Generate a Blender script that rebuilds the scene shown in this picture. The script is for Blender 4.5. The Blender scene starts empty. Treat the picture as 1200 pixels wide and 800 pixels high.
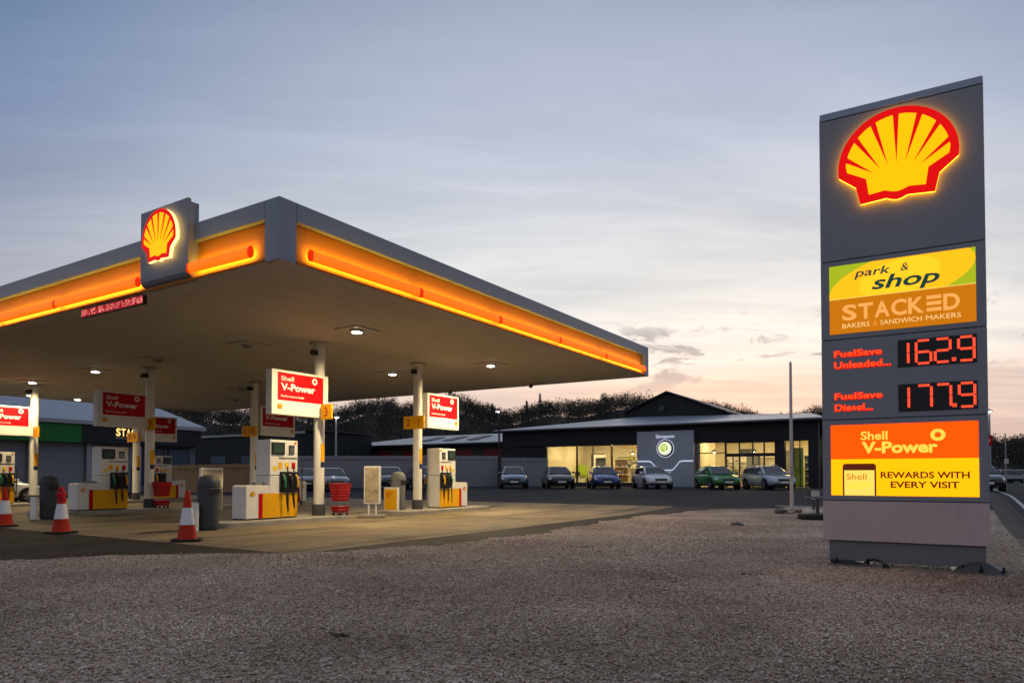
import bpy, bmesh, math, random
import numpy as np
from mathutils import Vector, Matrix
R = math.radians
random.seed(7)
rng = np.random.default_rng(11)
sc = bpy.context.scene
col = sc.collection

# ------------------------------------------------------------------ camera
cd = bpy.data.cameras.new('camera')
cam = bpy.data.objects.new('camera', cd); col.objects.link(cam)
cam.location = (0, 0, 1.3)
cam.rotation_euler = (math.pi/2 + 0.0238, 0, 0)
cd.sensor_width = 36; cd.lens = 24.584; cd.shift_y = 0.1143
cd.clip_start = 0.1; cd.clip_end = 3000
sc.camera = cam
sc.render.resolution_x = 1024; sc.render.resolution_y = 682

# ------------------------------------------------------------------ world
SUN_AZ = R(17)                       # to the right of the view direction, behind the showroom
w = bpy.data.worlds.new('World'); sc.world = w; w.use_nodes = True
nt = w.node_tree; nt.nodes.clear(); N = nt.nodes.new; LK = nt.links.new
out = N('ShaderNodeOutputWorld'); bg = N('ShaderNodeBackground')
LK(bg.outputs[0], out.inputs[0])
sky = N('ShaderNodeTexSky'); sky.sky_type = 'NISHITA'; sky.sun_disc = False
sky.sun_elevation = R(1.5); sky.sun_rotation = SUN_AZ
sky.air_density = 1.0; sky.dust_density = 2.0; sky.ozone_density = 2.0
bg.inputs[1].default_value = 1.0
tc = N('ShaderNodeTexCoord'); sep = N('ShaderNodeSeparateXYZ')
LK(tc.outputs['Generated'], sep.inputs[0])
def wm(op, a, b=None, c=None):
    n = N('ShaderNodeMath'); n.operation = op
    for i, q in enumerate((a, b, c)):
        if q is None: continue
        if isinstance(q, (int, float)): n.inputs[i].default_value = q
        else: LK(q, n.inputs[i])
    return n.outputs[0]
def ramp(fac, stops, mode='EASE'):
    n = N('ShaderNodeValToRGB'); n.color_ramp.interpolation = mode
    e = n.color_ramp.elements
    while len(e) > 1: e.remove(e[-1])
    for i, (p, c) in enumerate(stops):
        k = e[0] if i == 0 else e.new(p)
        k.position = p; k.color = (*c, 1)
    LK(fac, n.inputs[0]); return n.outputs[0]
def wmix(fac, a, b, blend='MIX'):
    n = N('ShaderNodeMix'); n.data_type = 'RGBA'; n.blend_type = blend
    for s, q in ((n.inputs[0], fac), (n.inputs[6], a), (n.inputs[7], b)):
        if isinstance(q, (int, float)): s.default_value = q
        elif isinstance(q, tuple): s.default_value = (*q, 1)
        else: LK(q, s)
    return n.outputs[2]
zz = wm('MAXIMUM', sep.outputs[2], 0.0)
# closeness of the direction to the set sun, 0..1
GLOW_AZ = R(7)
sd = wm('ADD', wm('MULTIPLY', sep.outputs[0], math.sin(GLOW_AZ)), wm('MULTIPLY', sep.outputs[1], math.cos(GLOW_AZ)))
sd = wm('MULTIPLY_ADD', sd, 0.5, 0.5)
veil_w = ramp(zz, [(0.0, (.60,.46,.43)), (0.09, (.80,.63,.56)), (0.122, (.90,.70,.60)), (0.155, (1.04,.96,.87)), (0.235, (.84,.84,.81)), (0.30, (.76,.775,.78)), (0.42, (.62,.66,.76)), (0.50, (.58,.61,.73)), (0.6, (.47,.51,.63)), (1.0, (.28,.33,.44))], 'LINEAR')
veil_e = ramp(zz, [(0.0, (.38,.375,.40)), (0.25, (.37,.38,.43)), (1.0, (.34,.37,.45))])
veil_m = ramp(zz, [(0.0, (.50,.43,.44)), (0.12, (.44,.41,.47)), (0.25, (.29,.31,.44)), (0.41, (.155,.235,.42)), (0.48, (.115,.205,.37)), (0.6, (.13,.21,.36)), (0.75, (.27,.32,.43)), (1.0, (.34,.38,.46))], 'LINEAR')
f1 = ramp(sd, [(0.0, (0,0,0)), (0.80, (.93,.93,.93)), (0.9, (1,1,1))])
f2 = ramp(sd, [(0.78, (0,0,0)), (0.985, (1,1,1))])
veil = wmix(f2, wmix(f1, veil_e, veil_m), veil_w)
# streaked high cloud: the direction laid onto a flat layer overhead
den = wm('ADD', zz, 0.07)
cx = wm('DIVIDE', sep.outputs[0], den); cy = wm('DIVIDE', sep.outputs[1], den)
cmb = N('ShaderNodeCombineXYZ'); LK(cx, cmb.inputs[0]); LK(cy, cmb.inputs[1])
mp = N('ShaderNodeMapping'); mp.inputs['Rotation'].default_value = (0, 0, R(24)); mp.inputs['Scale'].default_value = (.28, .95, 1)
LK(cmb.outputs[0], mp.inputs[0])
def noise(vec, scale, detail=8, rough=.62, dist=0.6):
    n = N('ShaderNodeTexNoise'); n.inputs['Scale'].default_value = scale; n.inputs['Detail'].default_value = detail
    n.inputs['Roughness'].default_value = rough; n.inputs['Distortion'].default_value = dist
    LK(vec, n.inputs['Vector']); return n.outputs[0]
n1 = noise(mp.outputs[0], 1.1, 9, .62, .9)
n2 = noise(mp.outputs[0], 3.6, 7, .6, .4)
streak = wm('MULTIPLY_ADD', n2, .35, wm('MULTIPLY', n1, .65))
lo = ramp(streak, [(.34, (0,0,0)), (.66, (1,1,1))])
low_fade = ramp(zz, [(0.0, (.55,.55,.55)), (.12, (1,1,1)), (.38, (.75,.75,.75)), (.6, (.3,.3,.3))])
bright = wmix(1.0, veil, (1.16, 1.14, 1.12), 'MULTIPLY')
dim = wmix(1.0, veil, (.80, .83, .88), 'MULTIPLY')
clouded = wmix(wm('MULTIPLY', low_fade, 1.0), veil, wmix(lo, dim, bright))
# small slate-grey scraps of cloud low over the hills, right of centre
mp2 = N('ShaderNodeMapping'); mp2.inputs['Scale'].default_value = (1.0, 1.0, 3.4); mp2.inputs['Location'].default_value = (.3, 0, .12)
LK(tc.outputs['Generated'], mp2.inputs[0])
n3 = noise(mp2.outputs[0], 10.0, 7, .62, .5)
scrap = ramp(n3, [(.53, (0,0,0)), (.63, (1,1,1))])
band = ramp(zz, [(.10, (0,0,0)), (.145, (1,1,1)), (.185, (1,1,1)), (.23, (0,0,0))])
azb = ramp(wm('ARCTAN2', sep.outputs[0], sep.outputs[1]), [(.10, (0,0,0)), (.19, (1,1,1)), (1.0, (1,1,1))])
clouded = wmix(wm('MULTIPLY', wm('MULTIPLY', scrap, band), wm('MULTIPLY', azb, .75)), clouded, (.30, .315, .37))
skyk = wmix(1.0, sky.outputs[0], (.03, .03, .03), 'MULTIPLY')
final = wmix(1.0, wmix(1.0, clouded, (.92, .92, .92), 'MULTIPLY'), skyk, 'ADD')
LK(final, bg.inputs[0])

# ------------------------------------------------------------------ sun (already set: a weak, wide afterglow)
sl = bpy.data.lights.new('sun', 'SUN'); sl.energy = 0.22; sl.angle = R(22); sl.color = (1.0, .78, .62)
so = bpy.data.objects.new('sun', sl); col.objects.link(so)
so.rotation_euler = Vector((-math.sin(SUN_AZ)*math.cos(R(7)), -math.cos(SUN_AZ)*math.cos(R(7)), -math.sin(R(7)))).to_track_quat('-Z', 'Y').to_euler()
so.location = (30, 120, 40)

# ------------------------------------------------------------------ colour management, sampling
vs = sc.view_settings
vs.view_transform = 'Standard'; vs.look = 'None'; vs.gamma = 1; vs.exposure = 0; vs.use_curve_mapping = False
cy_ = sc.cycles
cy_.use_denoising = True; cy_.max_bounces = 7; cy_.diffuse_bounces = 4; cy_.glossy_bounces = 3
cy_.transmission_bounces = 4; cy_.transparent_max_bounces = 12
cy_.sample_clamp_indirect = 4; cy_.caustics_reflective = False; cy_.caustics_refractive = False

# ================================================================== materials
MATS = {}
def mat_new(name):
    m = bpy.data.materials.new(name); m.use_nodes = True; MATS[name] = m
    return m, m.node_tree, m.node_tree.nodes['Principled BSDF']
def paint(name, c, rough=.45, metal=0.0, var=.12, scale=3.0, bump=0.0, bscale=60, coat=0.0, dirt=None, spec=.3):
    """a painted/solid surface: colour with low-frequency unevenness, uneven gloss, optional fine bump"""
    m, t, p = mat_new(name); n = t.nodes; l = t.links
    co = n.new('ShaderNodeTexCoord')
    nz = n.new('ShaderNodeTexNoise'); nz.inputs['Scale'].default_value = scale; nz.inputs['Detail'].default_value = 6
    l.new(co.outputs['Object'], nz.inputs['Vector'])
    mx = n.new('ShaderNodeMix'); mx.data_type = 'RGBA'
    a = tuple(max(0, q*(1-var)) for q in c); b = tuple(min(1, q*(1+var)) for q in c)
    mx.inputs[6].default_value = (*a, 1); mx.inputs[7].default_value = (*b, 1)
    l.new(nz.outputs[0], mx.inputs[0])
    src = mx.outputs[2]
    if dirt:
        nz2 = n.new('ShaderNodeTexNoise'); nz2.inputs['Scale'].default_value = dirt[1]; nz2.inputs['Detail'].default_value = 9; nz2.inputs['Roughness'].default_value = .7
        l.new(co.outputs['Object'], nz2.inputs['Vector'])
        rp = n.new('ShaderNodeValToRGB'); rp.color_ramp.elements[0].position = .50; rp.color_ramp.elements[1].position = .72
        l.new(nz2.outputs[0], rp.inputs[0])
        mm = n.new('ShaderNodeMath'); mm.operation = 'MULTIPLY'; mm.inputs[1].default_value = dirt[2]; l.new(rp.outputs[0], mm.inputs[0])
        m3 = n.new('ShaderNodeMix'); m3.data_type = 'RGBA'; l.new(mm.outputs[0], m3.inputs[0]); l.new(src, m3.inputs[6]); m3.inputs[7].default_value = (*dirt[0], 1)
        src = m3.outputs[2]
    l.new(src, p.inputs['Base Color'])
    p.inputs['Roughness'].default_value = rough; p.inputs['Metallic'].default_value = metal
    rr = n.new('ShaderNodeMapRange'); rr.inputs['To Min'].default_value = max(0.02, rough-.08); rr.inputs['To Max'].default_value = min(1, rough+.1)
    l.new(nz.outputs[0], rr.inputs[0]); l.new(rr.outputs[0], p.inputs['Roughness'])
    p.inputs['Specular IOR Level'].default_value = spec
    if coat: p.inputs['Coat Weight'].default_value = coat; p.inputs['Coat Roughness'].default_value = .06
    if bump:
        nb = n.new('ShaderNodeTexNoise'); nb.inputs['Scale'].default_value = bscale; nb.inputs['Detail'].default_value = 4
        l.new(co.outputs['Object'], nb.inputs['Vector'])
        bp = n.new('ShaderNodeBump'); bp.inputs['Strength'].default_value = bump; bp.inputs['Distance'].default_value = .01
        l.new(nb.outputs[0], bp.inputs['Height']); l.new(bp.outputs[0], p.inputs['Normal'])
    return m
def glow(name, c, s=1.0, base=None):
    m, t, p = mat_new(name)
    p.inputs['Base Color'].default_value = (*(base or tuple(q*.18 for q in c)), 1); p.inputs['Roughness'].default_value = .5; p.inputs['Specular IOR Level'].default_value = .15
    p.inputs['Emission Color'].default_value = (*c, 1); p.inputs['Emission Strength'].default_value = s
    return m
def ribbed(name, c, axis, freq, depth, rough=.45, metal=0.0, var=.1, dark=.0):
    """sheet with ribs or board joints running across one axis"""
    m = paint(name, c, rough, metal, var); t = m.node_tree; n = t.nodes; l = t.links; p = n['Principled BSDF']
    co = n.new('ShaderNodeTexCoord'); wv = n.new('ShaderNodeTexWave'); wv.wave_type = 'BANDS'; wv.bands_direction = axis
    wv.wave_profile = 'SIN'; wv.inputs['Scale'].default_value = freq; l.new(co.outputs['Object'], wv.inputs['Vector'])
    rp = n.new('ShaderNodeValToRGB'); rp.color_ramp.elements[0].position = .08; rp.color_ramp.elements[1].position = .35
    l.new(wv.outputs['Fac'], rp.inputs[0])
    bp = n.new('ShaderNodeBump'); bp.inputs['Strength'].default_value = .9; bp.inputs['Distance'].default_value = depth
    l.new(rp.outputs[0], bp.inputs['Height']); l.new(bp.outputs[0], p.inputs['Normal'])
    return m
def pane_glass(name, tint=(1,1,1), refl=1.0):
    m = bpy.data.materials.new(name); m.use_nodes = True; t = m.node_tree; t.nodes.clear(); n = t.nodes.new
    o = n('ShaderNodeOutputMaterial'); mx = n('ShaderNodeMixShader'); tr = n('ShaderNodeBsdfTransparent'); gl = n('ShaderNodeBsdfGlossy')
    fr = n('ShaderNodeFresnel'); fr.inputs[0].default_value = 1.45
    mu = n('ShaderNodeMath'); mu.operation = 'MULTIPLY'; mu.inputs[1].default_value = refl
    tr.inputs[0].default_value = (*tint, 1); gl.inputs['Roughness'].default_value = .02
    t.links.new(fr.outputs[0], mu.inputs[0]); t.links.new(mu.outputs[0], mx.inputs[0]); t.links.new(tr.outputs[0], mx.inputs[1]); t.links.new(gl.outputs[0], mx.inputs[2])
    t.links.new(mx.outputs[0], o.inputs[0]); MATS[name] = m; return m

M = MATS
paint('canopy_grey', (.245,.275,.34), .38, .15, .08, 1.5, dirt=((.22,.22,.22), 2.5, .25))
paint('panel_grey', (.235,.25,.29), .42, .15, .06, 1.2, dirt=((.2,.2,.2), 3.0, .18))
paint('panel_bounce', (.52,.42,.42), .45, .1, .06, 1.2, dirt=((.2,.19,.18), 2.0, .3))  # bottom sign panel: light bounced off the ground put into a paler colour
paint('plinth_grey', (.17,.17,.18), .5, .1, .12, 2)
paint('amber', (.52,.17,.003), .55, 0, .04, 2)
paint('white_paint', (.78,.77,.74), .4, 0, .05, 2.0, dirt=((.42,.39,.34), 5.0, .22), coat=.2)
paint('cream_paint', (.82,.80,.74), .42, 0, .05, 2.0, dirt=((.45,.40,.32), 4.0, .2))
paint('yellow_paint', (.86,.43,.008), .5, 0, .06, 3, dirt=((.35,.20,.03), 6, .2), spec=.15)
paint('red_paint', (.52,.005,.009), .5, 0, .05, 3, spec=.12)
paint('red_plastic', (.50,.010,.014), .4, 0, .15, 6)
paint('black_rubber', (.012,.012,.013), .6, 0, .2, 10)
paint('black_plastic', (.02,.02,.022), .4, 0, .2, 6)
paint('dark_grey', (.06,.063,.07), .5, 0, .2, 4)
paint('mid_grey', (.16,.165,.175), .55, 0, .15, 4)
paint('steel', (.42,.43,.45), .38, .8, .1, 5)
paint('soffit_trim', (.55,.53,.50), .5, 0, .06, 2)
paint('screen_green', (.03,.06,.05), .15, 0, .1, 3)
paint('navy', (.015,.02,.08), .4, 0, .1, 3)
paint('letter_white', (.82,.81,.78), .45, 0, .03, 2)
paint('letter_red', (.50,.03,.01), .5, 0, .05, 2)
paint('pecten_yellow', (.90,.55,.02), .4, 0, .04, 3)
paint('green_band', (.012,.16,.03), .4, 0, .15, 1.0)
paint('charcoal', (.014,.018,.024), .5, 0, .15, 1.0)
paint('dark_clad', (.010,.015,.020), .55, 0, .2, 1.5)
paint('dark_brick', (.05,.042,.04), .85, 0, .25, 2.5, .5, 30)
paint('slate_panel', (.36,.41,.50), .5, .1, .08, 1.2)
paint('red_window', (.16,.012,.012), .35, 0, .3, 1)
paint('weed', (.085,.062,.035), .9, 0, .3, 5)
paint('slate_wall', (.17,.18,.20), .7, 0, .12, 1.5, dirt=((.08,.08,.08), 2, .3))
paint('window_blue', (.07,.10,.15), .2, 0, .2, .8)
paint('warm_wall', (.72,.66,.52), .7, 0, .06, .8)
paint('warm_floor', (.45,.38,.26), .25, 0, .15, 1.0)
paint('lime', (.32,.50,.03), .5, 0, .1, 1.0)
paint('wood_brown', (.20,.115,.055), .65, 0, .3, 3, .3, 25)
paint('pole_grey', (.52,.49,.49), .5, .1, .1, 3)
paint('plate_yellow', (.80,.60,.05), .5)
paint('slot_dark', (.07,.004,.005), .6)
paint('plate_white', (.78,.78,.75), .5)
paint('cone_red', (.46,.028,.010), .6, 0, .15, 7, dirt=((.10,.03,.02), 9, .5), spec=.15)
paint('cone_white', (.70,.72,.76), .38, 0, .1, 9, dirt=((.3,.28,.26), 12, .4))
paint('stone', (.34,.32,.30), .85, 0, .3, 6, .5, 30)
paint('stone_pale', (.55,.53,.50), .8, 0, .2, 6, .4, 30)
paint('bark', (.035,.028,.022), .9, 0, .3, 3, .5, 12)
paint('galv', (.36,.37,.39), .5, .6, .15, 4)
paint('poster_beige', (.46,.40,.29), .5, 0, .55, 5.5, dirt=((.12,.10,.07), 7, .8))
paint('kerb_concrete', (.33,.31,.27), .85, 0, .18, 2.2, .6, 45, dirt=((.13,.12,.10), 3.5, .6))
paint('soffit', (.58,.55,.50), .55, 0, .06, 1.5, dirt=((.35,.32,.27), 1.2, .35))
ribbed('sheet_roof', (.44,.47,.52), 'Y', 1.6, .03, .36, .35, .12)
ribbed('sheet_roof_across', (.29,.325,.38), 'X', 1.4, .03, .40, .3, .12)
ribbed('shutter', (.26,.29,.34), 'Z', 4.4, .02, .45, .3, .08)
ribbed('fence_sheet', (.25,.275,.31), 'X', 2.2, .02, .6, .1, .15)
ribbed('fence_wood', (.30,.215,.135), 'X', 1.7, .02, .75, 0, .3)
pane_glass('pane', (.93,.95,.93), 1.0)
m, t, p = mat_new('car_glass'); p.inputs['Base Color'].default_value = (.012,.015,.018,1); p.inputs['Roughness'].default_value = .04; p.inputs['Coat Weight'].default_value = .5
m, t, p = mat_new('lens'); p.inputs['Base Color'].default_value = (.55,.58,.62,1); p.inputs['Roughness'].default_value = .1; p.inputs['Metallic'].default_value = .7
for nm, c in (('car_steelblue', (.075,.13,.21)), ('car_black', (.010,.012,.015)), ('car_blue', (.022,.075,.28)), ('car_white', (.80,.82,.85)),
              ('car_green', (.045,.25,.06)), ('car_silver', (.50,.55,.62)), ('car_navy', (.035,.05,.085)), ('car_dark', (.018,.02,.024)), ('car_grey', (.14,.17,.21))):
    paint(nm, c, .28, .25, .05, 2, coat=1.0)
# lit things
glow('glow_red', (.74,.003,.003), 1.0)
glow('glow_yellow', (1.0,.40,.0), 1.45)
glow('glow_rim', (1.0,.38,.02), 6.0)
glow('glow_rim_white', (1.0,.62,.18), 3.0)
glow('glow_lamp', (1.0,.90,.72), 14.0)
glow('lamp_white', (1.0,.93,.85), 16.0)
glow('tube_front', (1.0,.18,.004), 1.0, (.6,.12,.02))
glow('tube_joint', (.85,.03,.0), .9, (.4,.01,.0))
glow('tube_back', (1.0,.62,.05), 22.0)
glow('ps_yellow', (1.0,.44,.008), 1.3)
glow('ps_light', (1.0,.50,.012), 1.35)
glow('ps_green', (.30,.37,.01), 1.35)
glow('ps_line', (1.0,.68,.12), 1.0)
glow('ps_text', (.02,.10,.075), .5)
glow('st_amber', (.46,.135,.0), 1.25, (.25,.08,.01))
glow('st_text', (.95,.42,.10), 1.0)
glow('st_cream', (1.0,.66,.25), 1.0)
glow('st_small', (.95,.28,.02), 1.0)
glow('vp_orange', (1.0,.062,.0), 1.7)
glow('vp_yellow', (1.0,.37,.001), 1.65)
glow('vp_text', (1.0,.66,.07), 1.1)
glow('vp_brown', (.11,.02,.004), .8)
glow('vp_phone', (1.0,.72,.12), 1.05)
glow('vp_phone_text', (.72,.20,.01), 1.0)
glow('vp_go', (1.0,.70,.02), 1.1)
glow('led_red', (1.0,.075,.03), 1.3)
glow('led_pink', (1.0,.28,.24), 1.0)
glow('led_board', (.50,.006,.012), .6)
glow('grade_halo', (.95,.012,.006), 1.1)  # halo around the fuel names, drawn as wider red letters
glow('grade_core', (1.0,.10,.015), 1.3)
glow('shop_letters', (1.0,.62,.18), 1.6)
glow('shop_small', (.30,.28,.22), .4)
glow('badge_white', (.92,.95,.82), 1.25)
glow('badge_green', (.46,.62,.02), .9)
glow('line_white', (.62,.66,.85), .9)
glow('room_lamp', (1.0,.73,.32), 58.0)
glow('gantry', (.9,.02,.02), .6)

# ground materials -------------------------------------------------
def ground_mat(name, dark, light, fine, coarse, rough, bump, stain=None, joints=None, tracks=None):
    m, t, p = mat_new(name); n = t.nodes; l = t.links
    co = n.new('ShaderNodeTexCoord')
    def nz(s, d=8, ro=.6):
        q = n.new('ShaderNodeTexNoise'); q.inputs['Scale'].default_value = s; q.inputs['Detail'].default_value = d; q.inputs['Roughness'].default_value = ro
        l.new(co.outputs['Object'], q.inputs['Vector']); return q.outputs[0]
    a = nz(coarse); b = nz(fine, 4, .7)
    ad = n.new('ShaderNodeMath'); ad.operation = 'ADD'; l.new(a, ad.inputs[0]); l.new(b, ad.inputs[1])
    ml = n.new('ShaderNodeMath'); ml.operation = 'MULTIPLY'; ml.inputs[1].default_value = .5; l.new(ad.outputs[0], ml.inputs[0])
    rp = n.new('ShaderNodeValToRGB'); rp.color_ramp.elements[0].position = .36; rp.color_ramp.elements[1].position = .64
    rp.color_ramp.elements[0].color = (*dark, 1); rp.color_ramp.elements[1].color = (*light, 1)
    l.new(ml.outputs[0], rp.inputs[0]); src = rp.outputs[0]
    if stain:
        s2 = nz(stain[1], 6, .65); r2 = n.new('ShaderNodeValToRGB'); r2.color_ramp.elements[0].position = .50; r2.color_ramp.elements[1].position = .68
        l.new(s2, r2.inputs[0]); mm = n.new('ShaderNodeMath'); mm.operation = 'MULTIPLY'; mm.inputs[1].default_value = stain[2]; l.new(r2.outputs[0], mm.inputs[0])
        mx = n.new('ShaderNodeMix'); mx.data_type = 'RGBA'; l.new(mm.outputs[0], mx.inputs[0]); l.new(src, mx.inputs[6]); mx.inputs[7].default_value = (*stain[0], 1); src = mx.outputs[2]
    if tracks:                                   # rubber and dirt dragged along the lanes
        mpn = n.new('ShaderNodeMapping'); mpn.inputs['Scale'].default_value = (.10, 1.5, 1); l.new(co.outputs['Object'], mpn.inputs[0])
        q = n.new('ShaderNodeTexNoise'); q.inputs['Scale'].default_value = 1.0; q.inputs['Detail'].default_value = 6; q.inputs['Roughness'].default_value = .6; q.inputs['Distortion'].default_value = .8
        l.new(mpn.outputs[0], q.inputs['Vector']); r3 = n.new('ShaderNodeValToRGB'); r3.color_ramp.elements[0].position = .48; r3.color_ramp.elements[1].position = .66
        l.new(q.outputs[0], r3.inputs[0]); mm = n.new('ShaderNodeMath'); mm.operation = 'MULTIPLY'; mm.inputs[1].default_value = tracks[1]; l.new(r3.outputs[0], mm.inputs[0])
        mx = n.new('ShaderNodeMix'); mx.data_type = 'RGBA'; l.new(mm.outputs[0], mx.inputs[0]); l.new(src, mx.inputs[6]); mx.inputs[7].default_value = (*tracks[0], 1); src = mx.outputs[2]
    if joints:
        bk = n.new('ShaderNodeTexBrick'); bk.offset = 0; bk.inputs['Scale'].default_value = 1; bk.inputs['Mortar Size'].default_value = .014
        bk.inputs['Brick Width'].default_value = joints[0]; bk.inputs['Row Height'].default_value = joints[1]
        bk.inputs['Color1'].default_value = (1,1,1,1); bk.inputs['Color2'].default_value = (.86,.86,.86,1); bk.inputs['Mortar'].default_value = (.4,.4,.4,1)
        l.new(co.outputs['Object'], bk.inputs['Vector'])
        mx = n.new('ShaderNodeMix'); mx.data_type = 'RGBA'; mx.blend_type = 'MULTIPLY'; mx.inputs[0].default_value = 1
        l.new(src, mx.inputs[6]); l.new(bk.outputs[0], mx.inputs[7]); src = mx.outputs[2]
    l.new(src, p.inputs['Base Color']); p.inputs['Specular IOR Level'].default_value = .05
    rr = n.new('ShaderNodeMapRange'); rr.inputs['To Min'].default_value = rough-.14; rr.inputs['To Max'].default_value = min(1, rough+.1)
    l.new(a, rr.inputs[0]); l.new(rr.outputs[0], p.inputs['Roughness'])
    bp = n.new('ShaderNodeBump'); bp.inputs['Strength'].default_value = bump; bp.inputs['Distance'].default_value = .008
    l.new(b, bp.inputs['Height']); l.new(bp.outputs[0], p.inputs['Normal'])
    return m
ground_mat('asphalt', (.022,.025,.031), (.048,.053,.063), 70, .35, .8, .6, ((.012,.012,.013), .22, .7), None, ((.050,.050,.053), .4))
ground_mat('asphalt_old', (.028,.024,.021), (.058,.050,.044), 60, .5, .68, .7, ((.02,.018,.016), .4, .6), None, ((.10,.088,.07), .6))
ground_mat('concrete_slab', (.20,.155,.095), (.34,.275,.18), 35, .45, .6, .45, ((.075,.063,.045), .55, .75), (5.0, 4.4), ((.06,.05,.036), .7))
ground_mat('paving', (.06,.056,.053), (.105,.10,.094), 40, .8, .8, .5)
ground_mat('grass_ground', (.018,.030,.010), (.04,.055,.018), 20, .6, .95, .8)
ground_mat('edge_shade', (.012,.012,.012), (.03,.028,.026), 50, 3, .8, .6)  # shade tone for the strip along the gravel edge
ground_mat('line_paint', (.38,.38,.37), (.62,.62,.60), 14, 1.5, .7, .3)
m, t, p = mat_new('gravel_bed'); n = t.nodes; l = t.links
co = n.new('ShaderNodeTexCoord'); vo = n.new('ShaderNodeTexVoronoi'); vo.inputs['Scale'].default_value = 26
l.new(co.outputs['Object'], vo.inputs['Vector'])
hs = n.new('ShaderNodeSeparateColor'); l.new(vo.outputs['Color'], hs.inputs[0])
rp = n.new('ShaderNodeValToRGB'); rp.color_ramp.elements[0].color = (.20,.145,.11,1); rp.color_ramp.elements[1].color = (.66,.56,.47,1)
e = rp.color_ramp.elements.new(.5); e.color = (.42,.335,.27,1)
l.new(hs.outputs[0], rp.inputs[0])
nz = n.new('ShaderNodeTexNoise'); nz.inputs['Scale'].default_value = .45; nz.inputs['Detail'].default_value = 8; l.new(co.outputs['Object'], nz.inputs['Vector'])
r2 = n.new('ShaderNodeValToRGB'); r2.color_ramp.elements[0].position = .35; r2.color_ramp.elements[0].color = (.55,.52,.5,1); r2.color_ramp.elements[1].position = .65; r2.color_ramp.elements[1].color = (1,1,1,1)
l.new(nz.outputs[0], r2.inputs[0])
mx = n.new('ShaderNodeMix'); mx.data_type = 'RGBA'; mx.blend_type = 'MULTIPLY'; mx.inputs[0].default_value = 1; l.new(rp.outputs[0], mx.inputs[6]); l.new(r2.outputs[0], mx.inputs[7])
l.new(mx.outputs[2], p.inputs['Base Color']); p.inputs['Roughness'].default_value = .9
bp = n.new('ShaderNodeBump'); bp.inputs['Strength'].default_value = 1; bp.inputs['Distance'].default_value = .02; bp.invert = True
l.new(vo.outputs['Distance'], bp.inputs['Height']); l.new(bp.outputs[0], p.inputs['Normal'])
def island_mat(name, stops, rough=.9, patch=None):
    m, t, p = mat_new(name); n = t.nodes; l = t.links
    g = n.new('ShaderNodeNewGeometry'); rp = n.new('ShaderNodeValToRGB'); e = rp.color_ramp.elements
    while len(e) > 1: e.remove(e[-1])
    for i, (q, c) in enumerate(stops):
        k = e[0] if i == 0 else e.new(q)
        k.position = q; k.color = (*c, 1)
    l.new(g.outputs['Random Per Island'], rp.inputs[0]); src = rp.outputs[0]
    if patch:
        co = n.new('ShaderNodeTexCoord'); nz = n.new('ShaderNodeTexNoise'); nz.inputs['Scale'].default_value = patch[0]; nz.inputs['Detail'].default_value = 7
        l.new(co.outputs['Object'], nz.inputs['Vector'])
        r2 = n.new('ShaderNodeValToRGB'); r2.color_ramp.elements[0].position = .36; r2.color_ramp.elements[0].color = (*patch[1], 1); r2.color_ramp.elements[1].position = .62; r2.color_ramp.elements[1].color = (1,1,1,1)
        l.new(nz.outputs[0], r2.inputs[0])
        mx = n.new('ShaderNodeMix'); mx.data_type = 'RGBA'; mx.blend_type = 'MULTIPLY'; mx.inputs[0].default_value = 1; l.new(src, mx.inputs[6]); l.new(r2.outputs[0], mx.inputs[7]); src = mx.outputs[2]
    l.new(src, p.inputs['Base Color']); p.inputs['Roughness'].default_value = rough
    return m
island_mat('pebbles', [(0, (.17,.115,.08)), (.12, (.40,.29,.215)), (.5, (.60,.475,.38)), (.85, (.72,.61,.51)), (1, (.82,.76,.69))], .85, (.42, (.50,.47,.45)))
island_mat('wood_foliage', [(0, (.026,.026,.021)), (.5, (.032,.032,.026)), (.85, (.040,.037,.031)), (1, (.052,.046,.038))], .95)
island_mat('needle_foliage', [(0, (.016,.023,.014)), (1, (.042,.052,.029))], .95)
paint('hill_ground', (.040,.038,.028), .95, 0, .35, .05)

# ================================================================== mesh helpers
_txt = {}
def text_geo(s, bold=0.0, shear=0.0, spacing=1.0):
    """outline of a word as flat polygons, cap height scaled to 1"""
    key = (s, bold, shear, spacing)
    if key in _txt: return _txt[key]
    cu = bpy.data.curves.new('lettering_curve', 'FONT'); cu.body = s; cu.size = 1; cu.offset = bold; cu.shear = shear; cu.space_character = spacing; cu.resolution_u = 3
    o = bpy.data.objects.new('lettering_curve', cu); col.objects.link(o)
    me = bpy.data.meshes.new_from_object(o.evaluated_get(bpy.context.evaluated_depsgraph_get()))
    v = [(q.co.x, q.co.y) for q in me.vertices]; f = [list(q.vertices) for q in me.polygons]
    bpy.data.objects.remove(o); bpy.data.curves.remove(cu); bpy.data.meshes.remove(me)
    _txt[key] = (v, f); return _txt[key]

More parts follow.
